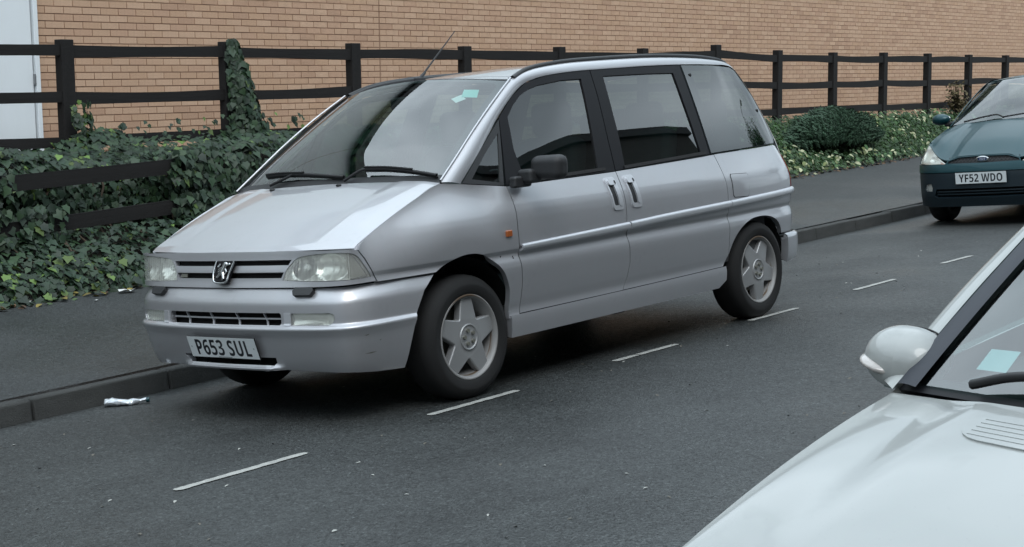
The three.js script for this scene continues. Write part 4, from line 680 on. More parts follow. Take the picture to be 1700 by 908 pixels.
  const wip = (pts, name) => { const W = group('wiper', van), P = pts.map(([u, v, d]) => { const q = wind(u, v); return [q[0] - d * .5, q[1] + d * .85, q[2]]; }); mesh('arm', tube(P.slice(0, 3), .008, 16, 6), M.black, W); mesh('blade', [tube(P.slice(2), .009, 20, 6), tube(P.slice(2).map(q => [q[0] + .006, q[1] - .012, q[2]]), .005, 20, 6), tube([P[2], P[3], P[4]].map(q => [q[0] - .006, q[1] + .012, q[2]]), .006, 12, 6)], M.black, W); return W; };
  wip([[.16, .02, .02], [.30, .075, .035], [.33, .085, .032], [.55, .080, .03], [.76, .06, .028], [.96, .035, .02]]);
  wip([[-.62, .02, .02], [-.40, .085, .035], [-.72, .085, .032], [-.55, .088, .03], [-.28, .078, .028], [.14, .05, .02]]);
  // roof
  const ry = tab([.6, 1.634], [.645, 1.640], [.9, 1.668], [1.25, 1.695], [1.6, 1.713], [2.2, 1.720], [2.9, 1.698], [3.2, 1.655], [3.3, 1.62]);
  const roof = (x, z) => [x, ry(x) - mix(.042, .018, sst(.7, 1.3, x)) * (z / .6) ** 2 - .010 * Math.abs(z / .6) ** 6 * sst(.8, 1.3, x), z];
  const edge = tab([.70, .645], [.745, .640], [.90, .612], [1.2, .596], [1.63, .589], [2.25, .584], [2.80, .570], [3.03, .547], [3.2, .51]);
  const fx = z => .745 - .10 * (1 - (z / .64) ** 2);
  const head = [], rf = []; for (let k = -12; k <= 12; k++) { const z = .635 * k / 12; head.push([fx(z) + .006, z]); } for (let k = 12; k >= -12; k--) { const z = .605 * k / 12; head.push([fx(z) + .085, z]); }
  mesh('roof_header', panel(head, roof, { sgn: -1, du: .05, dv: .05, skirt: .012 }), M.silver, van);
  for (let k = -12; k <= 12; k++) { const z = .60 * k / 12; rf.push([fx(z) + .095, z]); } for (let x = .95; x <= 3.2; x += .15) rf.push([x, edge(x) - .006]); rf.push([3.2, .5]); for (let k = 5; k >= -5; k--) rf.push([3.225, .09 * k]); for (let x = 3.2; x >= .95; x -= .15) rf.push([x, -edge(x) + .006]);
  mesh('roof', panel(rf, roof, { sgn: -1, du: .08, dv: .06, skirt: .012 }), M.silver, van);
  mesh('roof_lining', panel(rect(.72, 3.15, -.56, .56), roof, { sgn: -1, off: -.03, du: .15, dv: .12, skirt: 0 }), M.cloth, van);
  for (const k of [1, -1]) { const p = I.slice(4, 12).map(q => [q[0] + .02, q[1] + .006, (q[2] - .004) * k]); mesh('roof_rail', [tube(p, .015, 60, 8), tube(p.map(q => [q[0], q[1] - .004, q[2] - .02 * k]), .012, 60, 8)], M.plastic, van); }
  { const A = group('aerial', van); mesh('base', [bx(.075, .022, .035, .765, 1.662, -.05, .009), bar([.765, 1.665, -.05], [.815, 1.70, -.05], .012, .008)], M.plastic, A); mesh('whip', bar([.80, 1.692, -.05], [1.10, 1.935, -.05], .006, .0025, 6), M.plastic, A); }
  // wheels and underside
  makeWheel(van, 0, .312, .768, 1, { turn: 1.5 - .0 }); makeWheel(van, 2.824, .312, .768, 1, { turn: .98 }); makeWheel(van, 0, .312, -.768, -1, { turn: .4 }); makeWheel(van, 2.824, .312, -.768, -1, { turn: .9 });
  for (const k of [1, -1]) for (const x of [0, 2.8]) { const g = new THREE.CylinderGeometry(.385, .385, .36, 28, 1, true, 0, Math.PI); g.rotateX(Math.PI / 2); g.rotateZ(0); g.rotateZ(Math.PI / 2); g.translate(x, .33, k * .66); mesh('wheel_arch_liner', g, M.void, van); mesh('wheel_arch_liner', bx(.78, .5, .02, x, .5, k * .5), M.void, van); }
  mesh('underbody', [bx(1.9, .10, 1.5, 1.36, .285, 0, .02), bx(.62, .14, 1.3, -.42, .31, 0, .03), bx(.5, .16, 1.3, 3.2, .38, 0, .03), bx(4.0, .06, .9, 1.3, .30, 0), bx(.16, .14, .16, 1.9, .22, .35, .04), bar([-.1, .24, .25], [3.2, .25, .3], .03)], M.void, van);
  mesh('front_tray', [bx(.30, .04, 1.15, -.56, .265, 0, .015)], M.void, van);
  // cabin
  mesh('dashboard', [bx(.62, .16, 1.42, .30, .99, 0, .06), bx(.30, .34, 1.42, .52, .82, 0, .06)], M.dash, van);
  { const S = mesh('steering_wheel', (() => { const g = new THREE.TorusGeometry(.185, .016, 8, 28); g.rotateY(Math.PI / 2); g.rotateZ(.5); g.translate(.80, 1.02, -.37); return g; })(), M.black, van); }
  const seat = (x, z, h) => { const S = group('seat', van); S.position.set(x, 0, z); mesh('cushion', bx(.50, .16, .50, 0, .62, 0, .06), M.cloth, S); const b = mesh('backrest', bx(.14, .62, .48, 0, .31, 0, .06), M.cloth, S); b.position.set(.27, .66, 0); b.rotation.z = -.22; const hr = mesh('headrest', bx(.10, .20, .27, .42, h, 0, .045), M.cloth, S); };
  for (const z of [-.37, .37]) { seat(1.0, z, 1.375); seat(1.95, z, 1.34); seat(2.70, z, 1.32); } seat(1.95, 0, 1.30);
  mesh('cabin_floor', bx(3.0, .04, 1.6, 1.75, .40, 0), M.dash, van);
  for (const k of [1, -1]) mesh('door_trim', bx(2.55, .60, .03, 1.72, .70, .81 * k), M.dash, van);
  mesh('rear_view_mirror', bx(.03, .07, .22, .60, 1.53, -.02, .02), M.black, van);
  mesh('bulkhead', bx(.04, .62, 1.4, .02, .72, 0), M.void, van);
}
// ---------------------------------------------------------------- a car body from its outlines (front at x = 0, tail at +x)
function carBody(T, p) {
  const C = curve2(p.plan, [0, 1], [0, -1]), SM = C.max;
  const fold = f => (s, y) => { let m = 1; if (s < 0) { s = -s; m = -1; } if (s > SM) { s = 2 * SM - s; m = -m; } const q = f(s, y); return [q[0], q[1], q[2] * m]; };
  const L = fold((s, y) => {
    const c = C.at(s), n = C.nor(s), k = p.side(y) * sst(p.s0, p.s0 + .5, s); let x = c[0] + n[0] * k, z = c[1] + n[1] * k;
    if (c[0] < 1.5) x += p.front(y) * (1 - sst(p.s0 * .8, p.s0 + .35, s));
    const h = p.seam(x) - y; if (x < 1.6 && s > p.s0 * .8 && h < .15) z += (p.zseam(x) - z) * Math.pow(clamp(1 - h / .15, 0, 1.1), 2.1) * sst(p.s0 * .8, p.s0 + .1, s) * (1 - sst(1.15, 1.5, x));
    return [x, y, z];
  });
  const sTab = []; for (let s = p.s0; s < SM - .5; s += .01) sTab.push([C.at(s)[0], s]);
  const sX = x => { let i = 0; while (i < sTab.length - 2 && sTab[i + 1][0] < x) i++; const a = sTab[i], b = sTab[i + 1]; return a[1] + (b[1] - a[1]) * (x - a[0]) / (b[0] - a[0]); };
  const X = q => q.map(e => [sX(e[0]), e[1]]);
  const both = (name, poly, map, opt, mat, par = T) => [1, -1].map(k => mesh(name, panel(k > 0 ? poly : mir(poly), map, { ...opt, holes: (opt.holes || []).map(h => k > 0 ? h : mir(h)) }), mat, par));
  const hoodF = p.hoodF(L), hood = (u, v) => { const a = V(...hoodF(u)), b = V(...p.hoodR(u)), q = a.lerp(b, clamp(v, -.02, 1.02)); q.y += p.hoodY(u, v); return [q.x, q.y, q.z]; };
  mesh('bonnet', panel(rect(-1, 1, .004, .994), hood, { du: .03, dv: .03, skirt: .015, step: .02 }), p.paint, T);
  const arch = (xc, r, dir = 1) => { const o = []; for (let k = 0; k <= 12; k++) { const a = Math.PI * (dir > 0 ? 1 - k / 12 : k / 12); o.push([xc + r * Math.cos(a), .31 + r * 1.03 * Math.sin(a)]); } return o; };
  const top = []; for (let x = p.wingX; x <= p.cowlX; x += .05) top.push([x, p.seam(x) - .004]);
  const af = arch(p.axle[0], .36, -1).filter(q => q[1] > .34);
  const wing = [...p.wingFront, ...X(top), ...X([[p.gap[0] - .005, p.belt(p.gap[0]) - .004], [p.gap[0] - .005, .33]]), ...X(af), ...X([[p.axle[0] - .40, p.bumpTop + .006]])];
  both('front_wing', wing, L, { du: .03, dv: .02, skirt: .02 }, p.paint);
  const door = (x0, x1, nm) => both(nm, X([[x0, .34], [x1, .34], [x1, p.belt(x1) - .004], [x0, p.belt(x0) - .004]]), L, { du: .08, dv: .03, skirt: .02 }, p.paint);
  const d1 = door(p.gap[0], p.gap[1] - .006, 'front_door'), d2 = door(p.gap[1], p.gap[2] - .006, 'rear_door');
  for (const d of [...d1, ...d2]) { const k = d === d1[0] || d === d2[0] ? 1 : -1, x = (d === d1[0] || d === d1[1] ? p.gap[1] : p.gap[2]) - .16, q = L(sX(x) * k, p.belt(x) - .14); mesh('door_handle', bx(.19, .03, .03, q[0], q[1], q[2] + k * .018, .012), p.paint, d); }
  const ar = arch(p.axle[1], .36, 1).filter(q => q[1] > .34 && q[0] > p.gap[2] + .01);
  both('rear_quarter_panel', [...X([[p.gap[2], p.belt(p.gap[2]) - .004], [p.gap[2], .5]]), ...X(ar.slice(1)), ...X([[p.axle[1] + .37, .34]]), [SM - .75, .34], [SM - .62, p.belt(9) - .01]], L, { du: .06, dv: .03, skirt: .02 }, p.paint);
  mesh('tail', panel([[SM - .74, .30], [SM + .74, .30], [SM + .61, p.belt(9) - .01], [SM - .61, p.belt(9) - .01]], L, { du: .06, dv: .04, skirt: .02 }), p.paint, T);
  both('rear_lamp', [[SM - .74, .66], [SM - .50, .66], [SM - .50, .86], [SM - .70, .86]], L, { off: .012, du: .06, dv: .04, skirt: .02 }, M.redLamp);
  both('sill', X([[p.axle[0] + .38, .2], [p.axle[1] - .38, .2], [p.axle[1] - .38, .334], [p.axle[0] + .38, .334]]), L, { du: .1, dv: .04, skirt: .03 }, p.lowMat || p.paint);
  // greenhouse
  const wB = p.wB, wT = p.wT, wind = (u, v) => { const a = V(...wB(u)), b = V(...wT(u)), q = a.lerp(b, clamp(v, -.02, 1.02)), k = .03 * 4 * v * (1 - v) * (1 - .5 * u * u); return [q.x - k * .5, q.y + k * .85, q.z]; };
  mesh('windscreen', panel(rect(-.985, .985, .02, .99), wind, { du: .05, dv: .05, skirt: 0, off: -.003 }), M.screen, T);
  mesh('screen_border', panel(rect(-1, 1, 0, 1), wind, { du: .05, dv: .04, skirt: .01, off: -.008, holes: [[[-.93, .05], [0, .035], [.93, .05], [.93, .95], [0, .965], [-.93, .95]]] }), M.gloss, T);
  const e = wT(1), roofPts = p.roof, ry = tab(...roofPts.map(q => [q[0], q[1]])), rz = tab(...roofPts.map(q => [q[0], q[2]]));
  const roof = (x, z) => [x, ry(x) - .035 * Math.abs(z / rz(x)) ** 2.4, z];
  const rp = []; for (let k = -8; k <= 8; k++) { const u = k / 8, q = wT(u); rp.push([q[0] + .008, q[2] * .985]); } const xe = roofPts[roofPts.length - 1][0]; for (let x = e[0] + .12; x < xe; x += .15) rp.push([x, rz(x) - .004]); rp.push([xe, rz(xe)], [xe, -rz(xe)]); for (let x = xe - .1; x > e[0] + .1; x -= .15) rp.push([x, -rz(x) + .004]);
  mesh('roof', panel(rp, roof, { sgn: -1, du: .1, dv: .08, skirt: .01 }), p.paint, T);
  mesh('roof_lining', panel(rect(e[0] + .06, xe - .05, -.42, .42), roof, { sgn: -1, off: -.03, du: .15, dv: .12, skirt: 0 }), M.cloth, T);
  const I = p.railIn, O = p.railOut;
  { const g = strip(O, I, 60, 5, .012, 1); mesh('roof_pillar', g, p.paint, T); mesh('roof_pillar', mirrorZ(g), p.paint, T); }
  const bl = O.map((q, i) => { const t = i / (O.length - 1); const x = mix(O[0][0] + .02, O[O.length - 1][0] - .02, t); const s = L(sX(x), p.belt(x)); return [x, p.belt(x) + .004, s[2] - .03]; });
  { const g = strip(bl, O.map(q => [q[0], q[1] - .01, q[2] + .002]), 40, 6, .02, 1); mesh('side_glass', g, M.glass, T); mesh('side_glass', mirrorZ(g), M.glass, T); }
  for (const k of [1, -1]) { const x = p.gap[1], s = L(sX(x) * k, p.belt(x)); const t = O.reduce((a, q) => Math.abs(q[0] - x) < Math.abs(a[0] - x) ? q : a); mesh('door_pillar', bar([x, p.belt(x), s[2] - k * .035], [t[0], t[1], (t[2] - .01) * k], .035, .03, 8), M.black, T); }
  const tb = [], tt = []; for (let k = -5; k <= 5; k++) { const u = k / 5; const q = L(SM + u * .60, p.belt(9) - .005); tb.push([q[0], q[1], q[2]]); tt.push([xe, roof(xe, rz(xe) * u)[1], -rz(xe) * u]); }
  mesh('rear_window', strip(tb, tt, 16, 8, .02, -1), M.glass, T);
  // under and inside
  for (const x of p.axle) for (const k of [1, -1]) { makeWheel(T, x, .305, k * p.track, k, { R: .31, rr: .205, w: .19, turn: x * 3 + k }); const g = new THREE.CylinderGeometry(.38, .38, .34, 24, 1, true, 0, Math.PI); g.rotateX(Math.PI / 2); g.rotateZ(Math.PI / 2); g.translate(x, .32, k * (p.track - .09)); mesh('wheel_arch_liner', g, M.void, T); }
  const len = p.plan[p.plan.length - 1][0];
  mesh('underbody', [bx(len - .5, .08, 1.2, len / 2, .26, 0, .02), bx(.5, .24, 1.2, .42, .36, 0, .03)], M.void, T);
  mesh('engine_bay', bx(.55, .34, 1.16, p.axle[0] - .02, .52, 0), M.void, T);
  mesh('cabin_floor', bx(len - 2.0, .05, 1.3, 2.4, .34, 0), M.dash, T);
  mesh('dashboard', [bx(.6, .16, 1.3, p.cowlX + .42, p.belt(p.cowlX) - .06, 0, .05)], M.dash, T);
  for (const x of [p.gap[0] + .75, p.gap[1] + .75]) for (const z of [-.36, .36]) { const S = group('seat', T); S.position.set(x, 0, z); mesh('cushion', bx(.48, .16, .48, 0, .48, 0, .05), M.cloth, S); const b = mesh('backrest', bx(.13, .6, .46, 0, .3, 0, .05), M.cloth, S); b.position.set(.24, .5, 0); b.rotation.z = -.25; mesh('headrest', bx(.09, .17, .25, .42, 1.16, 0, .04), M.cloth, S); }
  mesh('steering_wheel', (() => { const g = new THREE.TorusGeometry(.18, .016, 8, 24); g.rotateY(Math.PI / 2); g.rotateZ(.5); g.translate(p.cowlX + .78, p.belt(1) + .02, -.36); return g; })(), M.black, T);
  for (const k of [1, -1]) mesh('door_trim', bx(len - 2.1, .5, .03, len / 2 + .25, .62, .70 * k), M.dash, T);
  return { L, hood, wind, SM, both, X };
}
// ---------------------------------------------------------------- the dark green hatchback at the kerb behind the van
M.teal = phy({ color: lin(.004, .044, .055), metalness: .3, roughness: .35, clearcoat: .22, clearcoatRoughness: .05 });
M.navy = std({ color: lin(.006, .016, .023), roughness: .5 });
{
  const T = thing('hatchback', 'dark green hatchback facing the camera by the far kerb, plate YF52 WDO', 'car', [9.0, 0, -.235], .035);
  const yh = tab([0, .714], [.25, .708], [.37, .672], [.45, .690], [.6, .772], [.72, .836]);
  const B = carBody(T, {
    paint: M.teal, lowMat: M.navy, s0: .80, axle: [.86, 3.47], track: .735, wingX: .52, cowlX: .92, gap: [1.22, 2.32, 3.2], bumpTop: .636,
    plan: [[0, 0], [.012, .25], [.04, .45], [.10, .60], [.19, .70], [.33, .78], [.55, .82], [.9, .84], [1.5, .85], [2.6, .85], [3.4, .83], [3.85, .74], [4.08, .5], [4.15, .2], [4.16, 0]],
    front: tab([.2, .05], [.35, 0], [.5, 0], [.552, .004], [.60, .016], [.66, .045], [.71, .085], [.78, .16], [.84, .24]),
    side: tab([.2, -.06], [.34, -.03], [.5, -.005], [.62, 0], [.75, -.004], [.9, -.03], [1.0, -.06]),
    seam: tab([.4, .80], [.52, .846], [.92, .99], [1.22, .95], [5, .97]), zseam: tab([.4, .69], [.92, .66], [1.3, .76]), belt: tab([0, .96], [1.22, .945], [3.2, .985], [4.2, 1.0]),
    wingFront: [[1.10, .636], [.90, .640], [.885, .70], [.83, .79], [.79, .842]],
    hoodF: L => u => L(.73 * u, yh(Math.abs(.73 * u))), hoodR: u => [.92 - .06 * (1 - u * u), .99 + .03 * (1 - u * u), .64 * u],
    hoodY: (u, v) => .10 * v * (1 - v) * (1 - .3 * u * u) + .02 * (1 - u * u) * sst(0, .4, v) + .016 * sst(.60, .74, Math.abs(u)) * (1 - sst(.86, 1, Math.abs(u))) * sst(.0, .3, v),
    wB: u => [.935 - .06 * (1 - u * u), 1.0 + .03 * (1 - u * u), .655 * u], wT: u => [1.74 - .10 * (1 - u * u), 1.435 + .035 * (1 - u * u), .535 * u],
    roof: [[1.6, 1.462, .54], [1.74, 1.474, .535], [2.2, 1.50, .54], [3.0, 1.475, .53], [3.7, 1.40, .48]],
    railIn: [[.93, 1.0, .66], [1.30, 1.21, .615], [1.74, 1.437, .538], [2.2, 1.466, .545], [3.0, 1.442, .535], [3.6, 1.385, .49], [3.95, 1.12, .56]],
    railOut: [[1.02, .985, .70], [1.38, 1.20, .65], [1.80, 1.39, .585], [2.2, 1.415, .59], [3.0, 1.395, .58], [3.5, 1.34, .55], [3.72, 1.12, .62]],
  });
  const { L, hood, wind } = B;
  const low = [[-1.10, .545], [0, .546], [1.10, .545], [1.12, .30], [1.06, .22], [.6, .20], [0, .20], [-.6, .20], [-1.06, .22], [-1.12, .30]];
  const gl = [[-.50, .295], [.50, .295], [.53, .315], [.50, .385], [-.50, .385], [-.53, .315]], fg = [[.56, .36], [.66, .365], [.675, .40], [.66, .435], [.57, .44], [.55, .40]];
  const FB = mesh('front_bumper', panel(low, L, { du: .04, dv: .03, skirt: .03, holes: [gl, fg, mir(fg)] }), M.navy, T);
  mesh('bumper_recess', panel(rect(-.7, .7, .26, .46), L, { off: -.05, skirt: 0 }), M.void, T);
  for (const y of [.322, .352]) mesh('grille_bar', panel(rect(-.50, .50, y, y + .012), L, { off: -.008, skirt: .02, dv: .02 }), M.navy, FB);
  for (const k of [1, -1]) mesh('fog_lamp', panel(inset2(k > 0 ? fg : mir(fg), .004), L, { off: -.008, skirt: .01, du: .03, dv: .03 }), M.lens, FB), mesh('fog_reflector', panel(inset2(k > 0 ? fg : mir(fg), .002), L, { off: -.025, skirt: 0 }), M.reflector, FB);
  mesh('bumper_band', panel([[-1.10, .630], [0, .632], [1.10, .630], [1.10, .551], [0, .552], [-1.10, .551]], L, { du: .04, dv: .02, skirt: .02, off: .006 }), M.teal, T);
  const hl = [[.392, .638], [.60, .636], [.86, .642], [.868, .70], [.835, .775], [.785, .832], [.745, .838], [.70, .820], [.60, .762], [.48, .690]];
  for (const k of [1, -1]) {
    const P = k > 0 ? hl : mir(hl), h = mesh('headlight', panel(inset2(P, .004), L, { off: -.003, skirt: .015, du: .03, dv: .03 }), M.lens, T);
    mesh('reflector', panel(inset2(P, .002), (s, y) => { const a = Math.abs(s), q = L(s, y), d = .02 + .05 * Math.max(0, 1 - ((a - .69) / .10) ** 2 - ((y - .72) / .07) ** 2) + .03 * Math.max(0, 1 - ((a - .55) / .06) ** 2 - ((y - .68) / .03) ** 2); return [q[0] + d, q[1], q[2]]; }, { skirt: 0, du: .02, dv: .015 }), M.reflector, h);
    mesh('indicator', panel([[.41, .642], [.455, .642], [.465, .668], [.445, .662]].map(q => [q[0] * k, q[1]]), L, { off: -.014, skirt: 0 }), M.amber, h);
  }
  const gr = [[-.375, .640], [0, .634], [.375, .640], [.365, .664], [.25, .698], [0, .706], [-.25, .698], [-.365, .664]];
  const GR = mesh('grille_surround', panel([[-.388, .634], [0, .6335], [.388, .634], [.372, .668], [.25, .7035], [0, .711], [-.25, .7035], [-.372, .668]], L, { du: .04, dv: .02, skirt: .02, off: .002, holes: [inset2(gr, .002)] }), M.teal, T);
  mesh('grille_mesh', panel(gr, L, { off: -.018, skirt: 0, du: .05, dv: .03 }), M.black, T);
  const bars = []; for (let k = -9; k <= 9; k++) for (const d of [-1, 1]) { const a = L(k * .038 - d * .02, .645), b = L(k * .038 + d * .02, .695); bars.push(bar([a[0] + .012, a[1], a[2]], [b[0] + .012, b[1], b[2]], .003, .003, 5)); } mesh('grille_lattice', bars, M.plastic, GR);
  { const q = L(0, .674), g = ell(.006, .028, .066, 0, 0, 0, 24, 12); const E = mesh('oval_badge', [g], M.chrome, T); E.position.set(q[0] - .004, .674, 0); const i = mesh('badge_centre', ell(.0075, .021, .057, 0, 0, 0, 24, 12), std({ color: lin(.02, .045, .12), roughness: .25 }), E);
    const c = document.createElement('canvas'); c.width = 256; c.height = 96; const x = c.getContext('2d'); x.fillStyle = '#1c2f57'; x.fillRect(0, 0, 256, 96); x.fillStyle = '#d8dde0'; x.font = 'italic bold 74px serif'; x.textAlign = 'center'; x.textBaseline = 'middle'; x.fillText('Ford', 128, 50); const t = new THREE.CanvasTexture(c); t.colorSpace = THREE.SRGBColorSpace;
    const pl = new THREE.PlaneGeometry(.082, .028); pl.rotateY(-Math.PI / 2); pl.translate(-.0082, 0, 0); mesh('badge_lettering', pl, std({ map: t, roughness: .3 }), E); }
  { const o = plateMesh(.52, .111, plateMat('YF52 WDO', 832, 178, 176, .84, false), T); o.rotation.set(0, -Math.PI / 2, 0); o.rotateX(.04); o.position.set(-.018, .490, 0); }
  for (const k of [1, -1]) { const Mi = group('door_mirror', T); mesh('housing', [ell(.075, .062, .10, 1.12, 1.075, k * .845, 20, 14)], M.teal, Mi); mesh('arm', [bx(.09, .05, .14, 1.15, 1.02, k * .74, .02)], M.black, Mi); mesh('mirror_glass', ell(.006, .05, .085, 1.185, 1.075, k * .845, 16, 10), M.chrome, Mi); }
  const W = group('wiper', T), wp = [[-.10, .02, .02], [-.22, .07, .03], [-.40, .06, .03], [-.78, .02, .02]].map(([u, v, d]) => { const q = wind(u, v); return [q[0] - d * .5, q[1] + d * .8, q[2]]; }); mesh('arm', tube(wp, .009, 20, 6), M.black, W);
  const wp2 = [[.62, .02, .02], [.45, .07, .03], [.2, .055, .03], [-.12, .03, .02]].map(([u, v, d]) => { const q = wind(u, v); return [q[0] - d * .5, q[1] + d * .8, q[2]]; }); const W2 = group('wiper', T); mesh('arm', tube(wp2, .009, 20, 6), M.black, W2);
}
function inset2(p, d) { const c = p.reduce((a, q) => [a[0] + q[0] / p.length, a[1] + q[1] / p.length], [0, 0]); return p.map(q => { const x = q[0] - c[0], y = q[1] - c[1], l = Math.hypot(x, y) || 1; return [q[0] - x / l * d, q[1] - y / l * d]; }); }
// ---------------------------------------------------------------- the white saloon in the right foreground
const smudge = tex(512, (u, v, i, j) => { const n = tnoise(u, v, 5, 61), s = tnoise(u * 1, v * 1, 13, 62), k = .985 - .06 * sst(.5, .7, n) - .05 * sst(.62, .74, s) - .05 * (hash3(i >> 1, j >> 1, 8) > .996 ? 1 : 0); return [s2(k), s2(k * .995), s2(k * .975)]; }, true);
M.white = phy({ color: lin(.385, .40, .395), map: smudge, metalness: .15, roughness: .45, clearcoat: 1, clearcoatRoughness: .05 });
{
  const T = thing('saloon', 'white saloon in the right foreground, bonnet and door mirror in view', 'car', [-3.9, -.245, 5.175]); T.rotation.x = .105;
  const B = carBody(T, {
    paint: M.white, s0: .85, axle: [.82, 3.67], track: .76, wingX: .42, cowlX: 1.22, gap: [1.52, 2.62, 3.4], bumpTop: .60,
    plan: [[0, 0], [.015, .3], [.05, .5], [.13, .66], [.20, .775], [.48, .85], [.9, .858], [1.5, .85], [2.6, .86], [3.6, .85], [4.3, .78], [4.6, .6], [4.72, .3], [4.74, 0]],
    front: tab([.2, .06], [.4, 0], [.5, 0], [.6, .03], [.68, .10], [.75, .2]),
    side: tab([.2, -.06], [.34, -.03], [.5, -.005], [.62, 0], [.75, -.006], [.9, -.03], [1.0, -.06]),
    seam: tab([.3, .72], [.5, .765], [.9, .834], [1.2, .876], [1.35, .885], [1.55, .89], [6, .92]), zseam: tab([.3, .785], [.9, .785], [1.25, .775], [1.5, .81]), belt: tab([0, .9], [1.52, .90], [3.4, .95], [5, .97]),
    wingFront: [[1.05, .606], [.93, .61], [.92, .66], [.90, .70]],
    hoodF: L => u => { const s = .86 * u; const q = L(s, .66 + .065 * u * u); return q; }, hoodR: u => [.99 + .22 * u * u, .945 - .066 * u * u, .772 * u],
    hoodY: (u, v) => .16 * v * (1 - v) * (1 - .35 * u * u) + .007 * (1 - sst(.66, .80, Math.abs(u))) * sst(.02, .3, v) - .02 * sst(.72, 1, Math.abs(u)) * v * (1 - v),
    wB: u => [1.005 + .225 * u * u, .945 - .058 * u * u, .775 * u], wT: u => [1.92 - .10 * (1 - u * u), 1.36 + .03 * (1 - u * u), .58 * u],
    roof: [[1.75, 1.375, .58], [1.92, 1.394, .58], [2.5, 1.43, .58], [3.2, 1.38, .56], [3.7, 1.27, .52]],
    railIn: [[1.215, .884, .778], [1.55, 1.10, .71], [1.92, 1.362, .583], [2.4, 1.40, .59], [3.1, 1.365, .58], [3.65, 1.255, .53], [4.1, 1.03, .60]],
    railOut: [[1.28, .880, .828], [1.63, 1.08, .775], [2.0, 1.315, .635], [2.4, 1.355, .64], [3.1, 1.315, .63], [3.5, 1.23, .60], [3.8, 1.03, .68]],
  });
  const { L, hood, wind } = B;
  const FB = mesh('front_bumper', panel([[-1.15, .60], [0, .61], [1.15, .60], [1.12, .30], [1.0, .2], [0, .19], [-1.0, .2], [-1.12, .30]], L, { du: .05, dv: .03, skirt: .03, holes: [[[-.5, .28], [.5, .28], [.5, .4], [-.5, .4]]] }), M.white, T);
  mesh('bumper_recess', panel(rect(-.6, .6, .25, .43), L, { off: -.05, skirt: 0 }), M.void, T);
  mesh('grille', panel([[-.36, .615], [.36, .615], [.36, .652], [-.36, .652]], L, { off: -.004, skirt: .02 }), M.chrome, T);
  for (const k of [1, -1]) { const P = [[.42, .612], [.80, .614], [.89, .62], [.885, .69], [.7, .682], [.45, .66]].map(q => [q[0] * k, q[1]]); const h = mesh('headlight', panel(P, L, { off: -.002, skirt: .015, du: .04, dv: .03 }), M.lens, T); mesh('reflector', panel(inset2(P, .004), L, { off: -.03, skirt: 0 }), M.reflector, h); }
  { const o = plateMesh(.52, .111, std({ color: lin(.6, .6, .58), roughness: .5 }), T); o.rotation.set(0, -Math.PI / 2, 0); o.position.set(-.012, .46, 0); }
  // bonnet vent: a frame, a recess and its slats
  {
    const Vn = group('bonnet_vent', T), fr = (u0, u1, v0, v1, n = 4) => { const o = [], w = (u1 - u0) / 2, h = (v1 - v0) / 2, cx = (u0 + u1) / 2, cy = (v0 + v1) / 2, r = h * .85, ru = r * 1.25; for (const [sx, sy, a] of [[1, 1, 0], [-1, 1, 1], [-1, -1, 2], [1, -1, 3]]) for (let t = 0; t <= n; t++) { const b = (a + t / n) * Math.PI / 2; o.push([cx + sx * (w - ru) + ru * Math.cos(b), cy + sy * (h - r) + r * Math.sin(b)]); } return o; };
    for (const k of [-1, 1]) {
      const mk = (poly, opt, mat, nm) => mesh(nm, panel(k < 0 ? poly : mir(poly), hood, { du: .03, dv: .02, skirt: .004, step: .01, ...opt }), mat, Vn);
      const a = [-.635, -.10, .785, .925]; mk(fr(...a), { off: .0035, holes: [fr(-.615, -.12, .803, .908)] }, M.white, 'vent_frame');
      mk(fr(-.618, -.117, .800, .911), { off: .0012, skirt: 0 }, M.lampDark, 'vent_recess');
      for (let i = 0; i < 5; i++) mk(rect(-.602, -.13, .8045 + i * .0208, .8045 + i * .0208 + .0155), { off: .0045, skirt: .003 }, M.white, 'vent_slat');
    }
  }
  for (const k of [1, -1]) {
    const Mi = group('door_mirror', T), cz = .80, cy = .93, cx = 1.33;
    const g = new THREE.SphereGeometry(1, 40, 28), q = g.attributes.position; for (let i = 0; i < q.count; i++) { let x = q.getX(i), y = q.getY(i), z = q.getZ(i); const se = (a, e) => Math.sign(a) * Math.abs(a) ** e; if (x > 0) x *= .62; q.setXYZ(i, se(x, .9) * .076 + .018 * y, se(y, .82) * .066 - .010 * z * z * Math.sign(y) + .006 * z, se(z, .85) * .094); } g.computeVertexNormals(); g.translate(cx, cy, cz); 
    const hs = mesh('housing', k > 0 ? g : mirrorZ(g), M.white, Mi);
    const ring = ell(.006, .062, .088, cx + .044, cy, cz, 28, 16); mesh('mirror_glass', k > 0 ? ring : mirrorZ(ring), M.chrome, Mi);
    const ind = new THREE.SphereGeometry(1, 26, 16), iq = ind.attributes.position; for (let i = 0; i < iq.count; i++) { const x = iq.getX(i), y = iq.getY(i), z = iq.getZ(i); iq.setXYZ(i, x * .066, y * .017 - .020 + .012 * z, z * .052 + .042); } ind.computeVertexNormals(); ind.translate(cx - .022, cy + .004, cz); mesh('indicator', k > 0 ? ind : mirrorZ(ind), M.mirrorLamp || (M.mirrorLamp = phy({ color: lin(.48, .44, .41), roughness: .18, clearcoat: 1 })), Mi);
    const rim = []; for (let n = 0; n <= 40; n++) { const a = n / 40 * 6.2832; rim.push([cx + .024 + .018 * .068 / .074 * Math.sin(a), cy + .0615 * Math.sign(Math.sin(a)) * Math.abs(Math.sin(a)) ** .86, cz + .0875 * Math.sign(Math.cos(a)) * Math.abs(Math.cos(a)) ** .9]); } const sm = tube(rim, .0022, 80, 5); mesh('housing_seam', k > 0 ? sm : mirrorZ(sm), M.black, Mi);
    const arm = bx(.07, .045, .10, cx + .012, cy - .068, cz - .075, .018); mesh('arm', k > 0 ? arm : mirrorZ(arm), M.white, Mi);
  }
